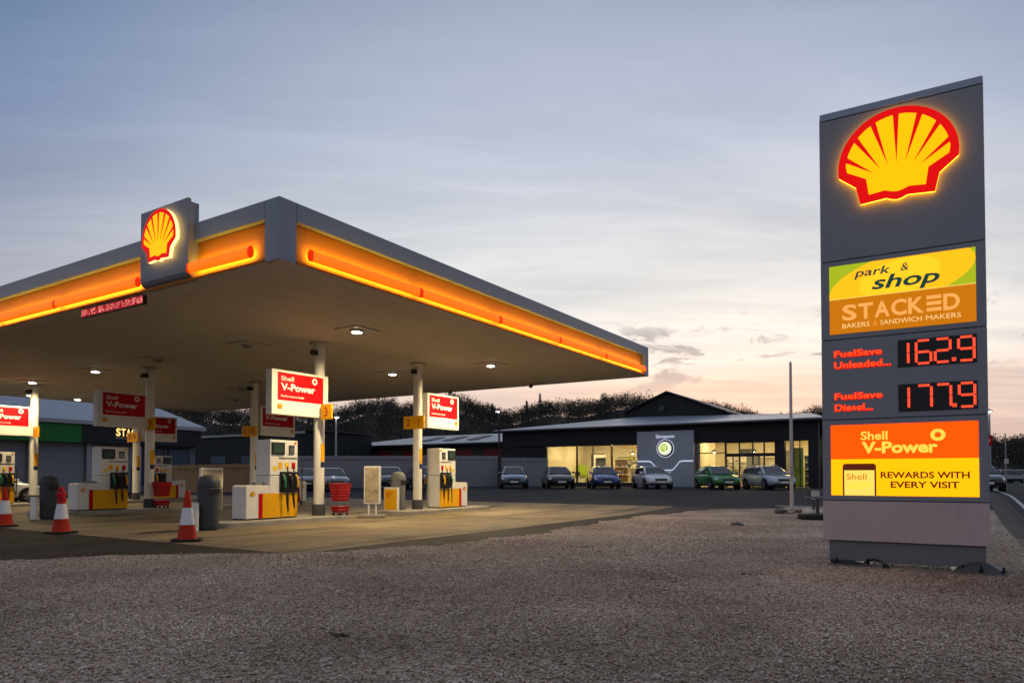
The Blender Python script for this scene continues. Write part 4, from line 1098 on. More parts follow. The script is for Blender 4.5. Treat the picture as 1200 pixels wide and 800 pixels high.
def rock(x, y, s_, mat, lab):
    V = []; bm = bmesh.new(); bmesh.ops.create_icosphere(bm, subdivisions=2, radius=1)
    rr = random.Random(int(x*100)); 
    for v in bm.verts: v.co *= 1+rr.uniform(-.22,.22); v.co.x *= s_[0]; v.co.y *= s_[1]; v.co.z *= s_[2]
    me = bpy.data.meshes.new('rock'); bm.to_mesh(me); bm.free(); me.materials.append(M[mat])
    o = bpy.data.objects.new('rock', me); col.objects.link(o); o.location = (x,y,zw(x,y)+s_[2]*.6); o.rotation_euler = (0,0,x)
    tag(o, lab, 'rock', 'stones at the foot of the bare pole')
rock(8.72,22.8,(.16,.14,.11),'dark_grey','dark stone lying left of the bare pole')
rock(9.05,22.7,(.14,.12,.08),'stone','flat grey stone between the dark stone and the bare pole')
rock(9.40,22.2,(.20,.17,.15),'stone_pale','pale boulder at the foot of the bare pole')
rock(9.62,21.9,(.14,.13,.12),'stone_pale','smaller pale stone right of the pole foot boulder')
rock(5.8,18.0,(.17,.12,.06),'dark_grey','lone dark clod on the open gravel before the parked cars')
mb = MB(); mb.box(-.95,.0,-.05,.05,0,.1,'wood_brown'); o = mb.build('timber_rail', None, at(9.55,23.0), .05, bevel=.01); tag(o, 'low brown timber lying between the dark stone and the pole', 'timber')
# dark tufts of weed in the gravel
GW = 'flat dark weeds growing in the gravel'
for k, (x, y, s_, lab) in enumerate(((3.1,9.0,.13,'brown weed patch in the gravel halfway to the price totem'),(-1.35,5.55,.06,'small dark weed tuft low in the gravel left of the centre'),
                                      (1.2,12.4,.16,'faint weed patch close to the gravel edge'),(4.6,16.2,.2,'weed patch on the gravel below the parked blue car'))):
    n_ = 70; an = rng.uniform(0,6.28,n_); rr_ = s_*np.sqrt(rng.random(n_))
    c_ = np.stack([rr_*np.cos(an)*1.6, rr_*np.sin(an)*.7, rng.uniform(.0,.02,n_)], 1)
    V = (c_[:,None]+rng.normal(size=(n_,3,3))*np.array([.014,.014,.008])).reshape(-1,3); V[:,2] = np.abs(V[:,2])
    o = fast_mesh('weed_tuft', V, np.arange(len(V)).reshape(-1,3), 'weed'if 'weed' in M else 'bark'); o.location = (x,y,zw(x,y)+.03); tag(o, lab, 'weed', GW)

# ================================================================== cars
GCar = 'cars parked in front of the showroom'
CARS = {}
def make_car(paint_, estate, lab, loc, yaw, group, roofrail=False, plate_='plate_white'):
    t = thing('parked_car', lab, 'car', loc, yaw, group)
    ext = .22 if estate else 0
    S = [(-2.12-ext,.42,.86,.68),(-2.06-ext,.33,.96,.79),(-1.85-ext,.24,1.0,.86),(-1.35,.20,.99,.90),(-.6,.19,.965,.905),(.2,.19,.95,.905),(.85,.19,.955,.90),(1.1,.19,.95,.895),(1.5,.20,.89,.88),(1.85,.24,.80,.83),(2.05,.30,.72,.74),(2.15,.40,.62,.62)]
    mb = MB(); vs_ = []; k = 12
    for x, zb, ztp, hw in S:
        m_ = (zb+ztp)/2
        half = [(0,zb),(hw*.86,zb),(hw*.985,zb+.10),(hw,m_-.02),(hw*.985,ztp-.14),(hw*.93,ztp-.03),(hw*.72,ztp+.012),(0,ztp+.03)]
        ring = [(x,y,z) for y,z in half]+[(x,-y,z) for y,z in half[-2:0:-1]]
        vs_ += ring
    n = len(ring)
    fs = [(i*n+j, i*n+(j+1)%n, (i+1)*n+(j+1)%n, (i+1)*n+j) for i in range(len(S)-1) for j in range(n)]
    fs += [list(range(n-1,-1,-1)), list(range((len(S)-1)*n, len(S)*n))]
    mb.add(vs_, [f[::-1] for f in fs], paint_)
    body = mb.build('body', t, smooth=42); body.data.update()
    md = body.modifiers.new('smooth', 'SUBSURF'); md.levels = md.render_levels = 1
    # greenhouse: roof, pillars, and glass set into it
    rx = -1.72-ext*.9 if estate else -1.45
    G = [(-2.0-ext,.97,.77,.97,.74),(rx,.97,.80,1.41,.58),(-.9,.965,.82,1.462,.61),(-.1,.955,.825,1.47,.615),(.28,.955,.825,1.435,.60),(1.12,.955,.80,.965,.74)]
    mb = MB(); vs_ = []
    for x, zb, wb, zt_, wt in G:
        vs_ += [(x,wb,zb-.03),(x,wt+(wb-wt)*.12,zb-.03+(zt_-zb+.03)*.9),(x,wt*.86,zt_),(x,0,zt_+.015),(x,-wt*.86,zt_),(x,-wt-(wb-wt)*.12,zb-.03+(zt_-zb+.03)*.9),(x,-wb,zb-.03)]
    n = 7
    fs = [(i*n+j, i*n+j+1, (i+1)*n+j+1, (i+1)*n+j) for i in range(len(G)-1) for j in range(n-1)]
    mb.add(vs_, fs, paint_); gh = mb.build('roof', t, smooth=30)
    bm = bmesh.new(); bm.from_mesh(gh.data); bmesh.ops.recalc_face_normals(bm, faces=bm.faces); bm.to_mesh(gh.data); bm.free()
    def quad(P, name, mat, par, off):
        P = [Vector(p) for p in P]; nn = (P[1]-P[0]).cross(P[3]-P[0]).normalized()*off
        mb = MB(); mb.hexa([p-nn*.3 for p in P], [p+nn for p in P], mat); return mb.build(name, par)
    quad([(1.08,-.68,.99),(1.08,.68,.99),(.33,.53,1.415),(.33,-.53,1.415)], 'windscreen', 'car_glass', t, .014)
    quad([(-1.97-ext,.66,1.0),(-1.97-ext,-.66,1.0),(rx-.04,-.51,1.385),(rx-.04,.51,1.385)], 'rear_window', 'car_glass', t, .014)
    for s_ in (1,-1):
        def P(x, f, wb=.825, wt=.615):   # point on the side glass
            return (x, s_*(wb+(wt+.025-wb)*f+.002), .955+f*.44)
        for P_ in ([P(.92,.04),P(-.18,.04),P(-.18,.88),P(.32,.86)], [P(-.26,.04),P(-1.32,.06),P(-1.25,.84),P(-.26,.88)]):
            if s_ < 0: P_ = [P_[1],P_[0],P_[3],P_[2]]
            quad(P_, 'side_window', 'car_glass', t, .012)
        if estate:
            P_ = [P(-1.42,.08),P(-1.95,.16),P(-1.80,.78),P(-1.38,.84)]
            if s_ < 0: P_ = [P_[1],P_[0],P_[3],P_[2]]
            quad(P_, 'side_window', 'car_glass', t, .012)
        # lamps, mirrors
        mb = MB(); mb.hexa([(2.135,s_*.40,.585),(2.03,s_*.745,.61),(1.86,s_*.83,.62),(1.9,s_*.40,.585)], [(2.085,s_*.40,.69),(1.985,s_*.735,.725),(1.80,s_*.82,.745),(1.86,s_*.40,.69)], 'lens'); mb.build('headlight', t)
        mb = MB(); mb.hexa([(-2.11-ext,s_*.45,.78),(-2.03-ext,s_*.79,.78),(-1.88-ext,s_*.84,.78),(-1.9-ext,s_*.45,.78)], [(-2.09-ext,s_*.45,.92),(-2.0-ext,s_*.78,.94),(-1.86-ext,s_*.82,.94),(-1.9-ext,s_*.45,.92)], 'red_plastic'); mb.build('tail_light', t)
        mb = MB(); mb.hexa([(.80,s_*.84,1.0),(.92,s_*.84,1.0),(.90,s_*1.02,1.0),(.80,s_*1.02,1.0)], [(.80,s_*.86,1.12),(.88,s_*.86,1.12),(.87,s_*1.02,1.11),(.80,s_*1.02,1.11)], paint_); mb.build('wing_mirror', t, bevel=.015)
        if roofrail: MB().tube([(-1.6,s_*.55,1.46),(-1.5,s_*.55,1.505),(.0,s_*.56,1.515),(.12,s_*.56,1.47)], .016, 6, 'steel').build('roof_rail', t)
        for x in (1.32,-1.28-ext*.3):
            mb = MB(); mb.cyl((x,s_*.70,.335),(x,s_*.912,.335),.375,None,24,'black_plastic'); mb.build('wheel_arch', t)
            wl = MB(); wl.cyl((x,s_*.70,.32),(x,s_*.925,.32),.32,None,24,'black_rubber'); wl = wl.build('wheel', t, smooth=40)
            mb = MB(); mb.cyl((x,s_*.915,.32),(x,s_*.930,.32),.225,None,20,'dark_grey')
            for q in range(5):
                a_ = q*2*math.pi/5+.3; mb.hexa([(x-.03*math.sin(a_),s_*.929,.32+.03*math.cos(a_)),(x+.21*math.cos(a_)-.03*math.sin(a_),s_*.929,.32+.21*math.sin(a_)+.03*math.cos(a_)),(x+.21*math.cos(a_)+.03*math.sin(a_),s_*.929,.32+.21*math.sin(a_)-.03*math.cos(a_)),(x+.03*math.sin(a_),s_*.929,.32-.03*math.cos(a_))],
                    [(x-.03*math.sin(a_),s_*.938,.32+.03*math.cos(a_)),(x+.21*math.cos(a_)-.03*math.sin(a_),s_*.938,.32+.21*math.sin(a_)+.03*math.cos(a_)),(x+.21*math.cos(a_)+.03*math.sin(a_),s_*.938,.32+.21*math.sin(a_)-.03*math.cos(a_)),(x+.03*math.sin(a_),s_*.938,.32-.03*math.cos(a_))], 'steel')
            mb.build('rim', wl)
    mb = MB(); mb.hexa([(2.165,-.36,.52),(2.165,.36,.52),(1.95,.36,.52),(1.95,-.36,.52)], [(2.125,-.39,.655),(2.125,.39,.655),(1.93,.39,.655),(1.93,-.39,.655)], 'black_plastic'); mb.box(1.98,2.13,-.40,.40,.658,.676,'steel'); mb.build('grille', t)
    mb = MB(); mb.box(1.98,2.155,-.60,.60,.295,.385,'black_plastic'); mb.build('air_intake', t)
    MB().box(2.08,2.178,-.26,.26,.405,.515,plate_).build('number_plate', t)
    MB().box(-2.14-ext,-2.08-ext,-.26,.26,.62,.73,'plate_yellow').build('number_plate', t)
    return t
def facing(deg): return R(-90+deg)      # heading: towards the camera, turned deg to the right of it
def cz(x, y): return (x, y, zw(x,y)+.006)
make_car('car_steelblue', 0, 'pale blue hatchback parked leftmost of the cars before the showroom', cz(.08,47.5), facing(2), GCar)
make_car('car_black', 0, 'black car parked under the first lit showroom windows', cz(3.1,47.5), facing(4), GCar)
make_car('car_blue', 0, 'deep blue car parked between the black car and the white car', cz(6.15,47.3), facing(1), GCar)
make_car('car_white', 0, 'white hatchback parked in front of the grey badge wall', cz(9.3,46.6), facing(5), GCar)
make_car('car_green', 0, 'bright green hatchback parked right of the badge wall', cz(13.15,45.0), facing(4), GCar)
make_car('car_silver', 1, 'pale silver estate car with roof rails, rightmost by the showroom', cz(15.9,43.4), facing(5), GCar, True)
GC2 = 'cars parked along the grey fence'
make_car('car_grey', 1, 'grey estate car half hidden behind the nearest pump and column', cz(-14.0,47.0), facing(22), GC2)
make_car('car_grey', 0, 'grey blue hatchback seen above the red baskets', cz(-11.75,45.6), facing(24), GC2)
make_car('car_navy', 0, 'dark blue car right of the white framed poster stand', cz(-8.1,46.3), facing(16), GC2)
make_car('car_navy', 0, 'dark car mostly hidden behind the grey bin', cz(-6.0,46.8), facing(18), GC2)
make_car('car_white', 0, 'white car behind the far left column and pump', W(6.4,28.6,.006), PHI, 'cars near the shop')
make_car('car_dark', 0, 'dark car on the road behind the right edge of the totem', (26.0,39.0,zw(26.0,39)+.01), facing(-22), 'cars on the right road')
make_car('car_navy', 0, 'tiny dark car far away on the right road', (55.5,78,.45), facing(60), 'cars on the right road')
make_car('car_dark', 0, 'tiny dark car farthest away on the right road', (60,82,.45), facing(60), 'cars on the right road')

# ================================================================== showroom
AF = 41.0
GZ = .42
# local frame of the showroom: x along -b (to the right in the photo), y away, origin at b=22.1
SB = 22.1
show = thing('car_showroom', 'long dark car showroom with lit windows and a grey badge wall', 'building', W(AF, SB, 0), PHI-math.pi/2)
LN = 24.6           # length to the right corner
X = lambda b: SB-b
he = 4.55           # eaves above the local ground
mb = MB()
mb.box(0, X(18.0), 0, .3, 0, 3.22, 'dark_clad')                 # blank left part
mb.box(-.02, LN, -.10, .32, 3.22, he-.12, 'dark_clad')          # deep dark fascia
mb.box(X(.2), X(-.38), -.02, .32, 0, 3.22, 'dark_clad'); mb.box(X(-1.92), LN, -.06, .4, 0, 3.22, 'charcoal')
mb.box(X(18.0), X(10.02), 0, .3, 0, .28, 'dark_brick'); 
mb.box(X(10.02), X(5.62), .02, .3, 0, 3.22, 'slate_wall')
mb.box(0, .3, .32, 17, 0, he-.1, 'dark_clad'); mb.box(LN-.3, LN, 2.2, 17, 0, he-.1, 'dark_clad'); mb.box(.3, LN-.3, 16.7, 17, 0, he-.1, 'dark_clad')
mb.build('wall', show)
mb = MB(); mb.box(-.5, LN+.5, -.75, -.12, he-.11, he+.06, 'charcoal'); mb.build('eaves', show)
rt = [(-.5,-.78,he+.07),(LN+.5,-.78,he+.07),(X(-.55),9,5.72),(X(13.9),9,6.05),(LN+.5,17.2,he+.07),(-.5,17.2,he+.07)]
mb = MB(); mb.add(rt+[(p[0],p[1],p[2]-.08) for p in rt], [(0,1,2,3),(1,4,2),(4,5,3,2),(5,0,3),(6,7,1,0)[::-1],(7,10,4,1)[::-1],(10,11,5,4)[::-1],(11,6,0,5)[::-1]], 'sheet_roof_across')
mb.build('roof', show)
gb = MB(); gy = 9.6
gb.add([(X(15.2),gy,4.6),(X(6.4),gy,4.6),(X(6.4),gy,6.2),(X(11.2),gy,8.05),(X(15.2),gy,6.45),
        (X(15.2),gy+14,4.6),(X(6.4),gy+14,4.6),(X(6.4),gy+14,6.2),(X(11.2),gy+14,8.05),(X(15.2),gy+14,6.45)],
       [(0,1,2,3,4),(9,8,7,6,5),(1,6,7,2),(0,4,9,5)], 'dark_clad')
gb = gb.build('gable', show)
mb = MB()
for (xa, za), (xb, zb2) in (((X(15.5),6.36),(X(11.2),8.1)),((X(11.2),8.1),(X(6.0),6.1))):
    mb.hexa([(xa,gy-.35,za),(xb,gy-.35,zb2),(xb,gy+14.2,zb2),(xa,gy+14.2,za)], [(xa,gy-.35,za+.14),(xb,gy-.35,zb2+.14),(xb,gy+14.2,zb2+.14),(xa,gy+14.2,za+.14)], 'charcoal')
mb.build('gable_roof', show)
mb = MB(); mb.cyl((X(11.7),gy-.02,6.75),(X(11.7),gy-.14,6.75),.28,None,16,'dark_grey'); mb.build('gable_lamp', show)
# badge wall
bw = MB(); bw.box(X(9.95), X(5.68), -.42, .0, .04, 4.10, 'slate_panel'if 'slate_panel' in M else 'slate_wall'); bw = bw.build('badge_wall', show, bevel=.01)
xc, zc = X(7.76), 2.83
mb = MB(); mb.cyl((xc,-.42,zc),(xc,-.50,zc),.56,None,36,'charcoal'); mb.cyl((xc,-.50,zc),(xc,-.56,zc),.475,None,36,'badge_white')
for k in range(36):                                           # thin green ring and a winged arrow
    t0, t1 = 2*math.pi*k/36, 2*math.pi*(k+1)/36
    mb.add([(xc+r_*math.cos(q), -.565, zc+r_*math.sin(q)) for r_, q in ((.43,t0),(.43,t1),(.385,t1),(.385,t0))], [(0,1,2,3)], 'badge_green')
mb.prism([(xc-.04+.30*math.cos(q*math.pi/14), zc+.03+.30*math.sin(q*math.pi/14)) for q in range(28)], -.567, -.5645, 'badge_green')
for k, (dx, dz) in enumerate(((-.05,.17),(-.08,.06),(-.06,-.05))):      # the feathers, left white
    mb.prism([(xc+dx-.16,zc+dz-.015),(xc+dx+.10,zc+dz+.03),(xc+dx+.10,zc+dz+.06),(xc+dx-.16,zc+dz+.012)], -.570, -.5675, 'badge_white')
mb.prism([(xc+.02,zc-.29),(xc+.06,zc-.29),(xc+.07,zc+.10),(xc+.03,zc+.10)], -.570, -.5675, 'badge_white')
mb.prism([(xc+.12+.035*math.cos(q*math.pi/6), zc+.16+.035*math.sin(q*math.pi/6)) for q in range(12)], -.570, -.5675, 'badge_white')
mb.build('badge', bw)
mb = MB()
for i in range(40):
    t0, t1 = 2*math.pi*i/40, 2*math.pi*(i+1)/40
    lo = [(xc+r_*math.cos(q), -.421, zc+r_*math.sin(q)) for r_, q in ((.66,t0),(.66,t1),(.62,t1),(.62,t0))]
    mb.hexa([(p[0],-.421,p[2]) for p in lo], [(p[0],-.435,p[2]) for p in lo], 'line_white')
pts = [(X(9.93),1.91),(X(9.05),1.91),(X(8.85),1.86),(X(8.55),1.55),(X(8.35),1.32),(X(8.2),1.25),(X(7.3),1.25),(X(7.15),1.32),(X(6.95),1.55),(X(6.7),1.86),(X(6.5),1.91),(X(5.7),1.91)]
for (xa, za), (xb, zb2) in zip(pts, pts[1:]):
    mb.hexa([(xa,-.421,za-.045),(xb,-.421,zb2-.045),(xb,-.421,zb2+.045),(xa,-.421,za+.045)], [(xa,-.436,za-.045),(xb,-.436,zb2-.045),(xb,-.436,zb2+.045),(xa,-.436,za+.045)], 'line_white')
mb.build('light_line', bw)
mb = MB(); mb.text('Simpson', xc-.02, 3.60, .23, -.43, 'line_white', 1.40, bold=.02, align='C'); mb.build('lettering', bw)
# windows
def window(b0, b1, z0, z1, mull=(), trans=()):
    xa, xb = X(b0), X(b1); fr = MB(); fw = .05
    fr.box(xa,xb,.06,.16,z0,z0+fw,'charcoal'); fr.box(xa,xb,.06,.16,z1-fw,z1,'charcoal'); fr.box(xa,xa+fw,.062,.158,z0+fw,z1-fw,'charcoal'); fr.box(xb-fw,xb,.062,.158,z0+fw,z1-fw,'charcoal')
    for mm in mull: fr.box(xa+(xb-xa)*mm-.03, xa+(xb-xa)*mm+.03,.064,.156,z0+fw,z1-fw,'charcoal')
    for zt in trans: fr.box(xa+fw,xb-fw,.066,.154,zt-.03,zt+.03,'charcoal')
    f = fr.build('window', show)
    MB().box(xa+fw,xb-fw,.10,.112,z0+fw,z1-fw,'pane').build('pane', f)
window(17.95, 15.22, .28, 3.22)
window(15.18, 12.25, .28, 3.22, (.47,))
window(12.2, 10.04, .28, 3.22)
window(5.58, 3.56, .12, 3.22, (), (2.45,))
window(-.40, -1.90, .12, 3.22, (.35,.62))
dr = MB()
for b_ in (3.52, 2.6, 1.7, .95, .22): dr.box(X(b_)-.045, X(b_)+.045, .05, .17, .0, 3.22, 'charcoal')
dr.box(X(3.52), X(.22), .055, .165, 2.18, 2.40, 'charcoal'); dr.box(X(3.52), X(.22), .055, .165, 3.12, 3.215, 'charcoal'); dr.box(X(2.55), X(1.0), .04, .18, .0, .10, 'charcoal')
for b_ in (3.05, 1.3): dr.box(X(b_)-.03, X(b_)+.03, .06, .16, .1, 2.18, 'charcoal')
d_ = dr.build('door', show); MB().box(X(3.47), X(.27), .10, .112, .1, 3.12, 'pane').build('pane', d_)
# interior
mb = MB(); mb.box(.32, LN-.32, .33, 16.6, .02, .06, 'warm_floor'); mb.build('floor', show)
mb = MB(); mb.box(X(18), LN-.32, 7.5, 7.7, .06, 4.2, 'warm_wall'); mb.box(X(18.0)-.2, X(18.0), .33, 7.5, .06, 4.2, 'warm_wall'); mb.box(LN-.6, LN-.32, 2.4, 7.5, .06, 4.2, 'warm_wall')
mb.box(X(10.2), X(9.98), .33, 5.0, .06, 3.4, 'warm_wall'); mb.box(X(5.66), X(5.44), .33, 4.0, .06, 3.4, 'warm_wall'); mb.build('interior_wall', show)
mb = MB(); mb.box(X(18), LN-.32, .34, 7.5, 3.45, 3.55, 'warm_wall'); mb.build('ceiling', show)
for bx in (16.6, 14.6, 12.8, 11.0, 8.0, 4.6, 2.6, .8, -1.1):
    for yy in (1.6, 4.6):
        mb = MB(); mb.box(X(bx)-.5, X(bx)+.5, yy-.14, yy+.14, 3.40, 3.449, 'room_lamp'); mb.build('ceiling_lamp', show)
# furniture inside
def inside(name, label, cat, b, y, build):
    t = thing(name, label, cat, W(AF+y, b, .06), PHI-math.pi/2, 'fittings inside the showroom'); build(t)
def shelf(w_, h, back, shelves):
    def f(t):
        MB().box(-w_/2, w_/2, .12, .18, 0, h, back).build('back_panel', t)
        for i in range(shelves): MB().box(-w_/2, w_/2, -.2, .12, .25+i*(h-.3)/max(1,shelves-1), .29+i*(h-.3)/max(1,shelves-1), 'white_paint').build('shelf', t)
        mb = MB()
        for i in range(shelves-1):
            for k in range(5):
                if random.random() < .75: x = -w_/2+.15+k*(w_-.3)/4; mb.box(x-.09,x+.09,-.12,.05,.29+i*(h-.3)/max(1,shelves-1), .29+i*(h-.3)/max(1,shelves-1)+random.uniform(.12,.3), random.choice(['dark_grey','white_paint','wood_brown','mid_grey']))
        mb.build('stock', t)
    return f
def desk(c_):
    def f(t):
        MB().box(-.8,.8,-.35,.35,.70,.75,c_).build('top', t); MB().box(-.75,.75,-.3,-.26,0,.70,'white_paint').build('front_panel', t)
        MB().box(-.25,.2,-.05,-.02,.80,1.1,'black_plastic').build('monitor', t)
    return f
def banner(w_, h, c_):
    def f(t):
        MB().box(-w_/2,w_/2,-.02,.02,.06,h,c_).build('panel', t); MB().box(-w_/2,w_/2,-.12,.12,0,.06,'steel').build('base', t)
    return f
inside('display_shelf', 'white shelving in the lit window left of the badge wall', 'shelf', 11.6, 3.2, shelf(1.3, 2.0, 'warm_wall', 4))
inside('display_banner', 'lime green panel standing beside the white shelving', 'banner', 10.6, 2.6, banner(.55, 2.2, 'lime'))
inside('reception_desk', 'desk with dark monitor behind the first lit window', 'desk', 16.6, 3.0, desk('wood_brown'))
inside('display_shelf', 'brown shelf at the back of the second lit window', 'shelf', 13.4, 5.0, shelf(1.6, 2.2, 'wood_brown', 4))
inside('dark_doorway', 'dark cupboard behind the mullioned second window', 'cupboard', 14.6, 3.0, shelf(.9, 2.3, 'dark_grey', 3))
inside('reception_desk', 'desk behind the window right of the badge wall', 'desk', 4.6, 2.6, desk('white_paint'))
inside('display_shelf', 'white shelving behind the window right of the badge wall', 'shelf', 4.2, 5.5, shelf(1.8, 2.4, 'white_paint', 5))
inside('display_shelf', 'shelving seen through the entrance doors', 'shelf', 1.6, 5.0, shelf(2.0, 2.2, 'warm_wall', 4))
inside('display_banner', 'green banner in the rightmost showroom window', 'banner', -.95, 1.5, banner(.7, 2.7, 'lime'))
inside('display_shelf', 'dark shelving in the rightmost showroom window', 'shelf', -1.55, 2.0, shelf(.6, 2.2, 'dark_grey', 5))
inside('display_banner', 'lime banner at the back of the first lit window', 'banner', 17.2, 5.0, banner(.9, 1.7, 'lime'))
inside('display_banner', 'low green banner left of the second window cupboard', 'banner', 15.7, 5.5, banner(1.2, 1.5, 'lime'))

def frame_(w_, h, z, c_):
    def f(t):
        MB().box(-w_/2,w_/2,-.03,0,z,z+h,'charcoal').build('frame', t); MB().box(-w_/2+.05,w_/2-.05,-.04,-.031,z+.05,z+h-.05,c_).build('print', t)
    return f
def pendant(t):
    MB().cyl((0,0,2.75),(0,0,3.38),.012,None,6,'black_plastic').build('cord', t); MB().lathe([(.22,2.5),(.20,2.6),(.06,2.74),(.03,2.76)], (0,0,0), 16, 'black_plastic').build('shade', t, smooth=40)
    MB().lathe([(.02,2.47),(.10,2.5),(.10,2.53)], (0,0,0), 12, 'room_lamp').build('bulb', t)
inside('wall_poster', 'large framed dark poster behind the first lit window', 'poster', 16.9, 7.46, frame_(1.3, 1.6, 1.1, 'mid_grey'))
inside('wall_poster', 'green framed poster on the back wall behind the second window', 'poster', 14.2, 7.46, frame_(1.6, .9, 1.5, 'lime'))
inside('wall_poster', 'white framed poster on the back wall by the badge wall', 'poster', 10.9, 7.46, frame_(1.2, 1.4, 1.3, 'white_paint'))
inside('wall_poster', 'dark framed poster on the back wall behind the desk right of the badge wall', 'poster', 3.9, 7.46, frame_(1.2, .7, 2.2, 'dark_grey'))
inside('wall_poster', 'dark framed poster on the back wall behind the entrance doors', 'poster', .9, 7.46, frame_(1.5, 1.8, .9, 'mid_grey'))
inside('pendant_lamp', 'black pendant lamp behind the window right of the badge wall', 'pendant lamp', 4.9, 2.0, pendant)
inside('pendant_lamp', 'black pendant lamp behind the entrance doors', 'pendant lamp', 2.2, 2.4, pendant)
inside('pendant_lamp', 'black pendant lamp by the white shelving left of the badge wall', 'pendant lamp', 11.3, 2.0, pendant)
inside('partition_screen', 'dark grey partition behind the entrance doors', 'partition', 2.6, 4.0, banner(1.0, 2.4, 'mid_grey'))
inside('partition_screen', 'white partition behind the first lit window', 'partition', 16.1, 6.0, banner(1.2, 2.6, 'white_paint'))

# ================================================================== low building, fences, lamp posts
lb = thing('low_building', 'long low dark building with a pale sheet roof behind the grey fence', 'building', W(46, 46, 0), PHI-math.pi/2)
mb = MB(); mb.box(0,22,0,.3,0,3.95,'dark_brick'); mb.box(0,.3,.3,10,0,3.95,'dark_brick'); mb.box(21.7,22,.3,10,0,3.95,'dark_brick'); mb.box(.3,21.7,9.7,10,0,3.95,'dark_brick'); mb.build('wall', lb)
rt = [(-.8,-.7,3.97),(22.6,-.7,3.97),(16.5,6,5.2),(6.5,6,5.2),(22.6,12,3.97),(-.8,12,3.97)]
mb = MB(); mb.add(rt, [(0,1,2,3),(1,4,2),(4,5,3,2),(5,0,3),(5,4,1,0)], 'sheet_roof_across'); rf = mb.build('roof', lb)
for x in (9.5, 12.5, 15.5):
    MB().hexa([(x,1.2,4.36),(x+1.1,1.2,4.36),(x+1.1,4.2,4.90),(x,4.2,4.90)], [(x,1.2,4.40),(x+1.1,1.2,4.40),(x+1.1,4.2,4.94),(x,4.2,4.94)], 'dark_grey').build('rooflight', rf)
MB().box(-.8,22.6,-.72,-.60,3.78,3.96,'charcoal').build('gutter', lb)
for i in range(6):
    MB().box(1.5+i*3.4,3.4+i*3.4,-.02,.01,2.5,3.3,'red_window').build('window', lb) if 'red_window' in M else None
def fence(name, lab, cat, p0, p1, h, mat, post, pitch, zoff=0):
    d = Vector((p1[0]-p0[0], p1[1]-p0[1], 0)); ln = d.length; ang = math.atan2(d.y, d.x)
    z0, z1 = zw(*p0), zw(*p1)
    t = thing(name, lab, cat, (p0[0],p0[1],z0), ang, None)
    sl_ = (z1-z0)/ln
    mb = MB(); n = max(1, int(ln/pitch))
    mb.hexa([(0,0,.05),(ln,0,.05+z1-z0),(ln,.05,.05+z1-z0),(0,.05,.05)], [(0,0,h),(ln,0,h+z1-z0),(ln,.05,h+z1-z0),(0,.05,h)], mat); mb.build('fence_panel', t)
    for i in range(n+1):
        x = ln*i/n; MB().box(x-.05,x+.05,.052,.14,sl_*x,h+sl_*x+.06,post).build('post', t)
    MB().hexa([(0,-.03,h-.3),(ln,-.03,h-.3+z1-z0),(ln,-.002,h-.3+z1-z0),(0,-.002,h-.3)], [(0,-.03,h-.24),(ln,-.03,h-.24+z1-z0),(ln,-.002,h-.24+z1-z0),(0,-.002,h-.24)], post).build('rail', t)
    return t
fence('sheet_fence', 'long grey ribbed fence behind the cars left of the showroom', 'fence', (-17,48.5), (-1.0,52.8), 2.35, 'fence_sheet', 'mid_grey', 2.6)
fence('sheet_gate', 'shorter grey fence bay right of the dark lamp post', 'fence', (-.75,52.0), (2.7,53.2), 2.2, 'fence_sheet', 'mid_grey', 1.7)
fence('wooden_fence', 'brown board fence behind the tall bin and the nearest pump', 'fence', (-22.5,45.0), (-15.6,45.4), 1.85, 'fence_wood', 'wood_brown', 1.8)
GLp = 'street lamps around the car park'
def lamp_post(x, y, h, lab, mat, arm, lit=True):
    t = thing('street_lamp', lab, 'street lamp', (x,y,zw(x,y)), 0, GLp)
    MB().cyl((0,0,0),(0,0,h),.09,.055,12,mat).build('pole', t, smooth=40)
    hx = arm[0]
    mb = MB(); mb.tube([(0,0,arm[1]),(hx*.5,-.05,arm[1]+.06),(hx,-.1,arm[1]+.04)], .03, 6, mat); mb.box(hx-.16,hx+.16,-.36,-.04,arm[1]-.02,arm[1]+.08,mat); mb.build('lamp_head', t)
    mb = MB(); mb.lathe([(.06,-.06),(.13,-.02),(.13,0)], (hx,-.22,arm[1]-.021), 14, 'lamp_white'); mb.build('lamp_lens', t, smooth=60)
lamp_post(-12.6,50.0,5.7,'grey street lamp glowing right of the plate 3','galv',(.1,5.05))
lamp_post(-.95,51.6,5.75,'dark lamp post left of the showroom with a lamp at its top','charcoal',(-.1,5.6))
lamp_post(38.3,56,6.2,'distant street lamp glowing just right of the totem','galv',(-.15,6.0))
# slim vent pipe on the low building roof and flue masts
tag(MB().cyl((0,0,0),(0,0,1.7),.09,None,10,'steel').build('flue_pipe', None, W(50,38.6,4.5)), 'thin steel flue on the low building roof', 'flue')

# ================================================================== shop on the left
SA = 8.5
sh = thing('shop_building', 'long shop with green and charcoal fascia and closed grey shutters', 'building', W(SA, 38, 0, False), PHI)
mb = MB(); ln = 15.0
mb.box(0,ln,.5,.8,0,5.0,'slate_wall'); mb.box(ln-.3,ln,.8,12,0,5.0,'slate_wall'); mb.box(0,.3,.8,12,0,5.0,'slate_wall'); mb.build('wall', sh)
MB().box(0,6.5,-.25,.49,3.42,4.58,'green_band').build('green_fascia', sh)
ch = MB(); ch.box(6.505,ln,-.25,.49,3.42,4.58,'charcoal'); ch = ch.build('charcoal_fascia', sh)
mb = MB(); xx = 8.70; ws = .30
for k, chh in enumerate('STACK'): mb.text(chh, xx, 3.98, .50, -.256, 'shop_letters', ws, bold=.03); xx += ws+.045
for k in range(3): mb.box(xx+.01,xx+ws,-.262,-.254,3.98+k*.195,3.98+k*.195+.11,'shop_letters')
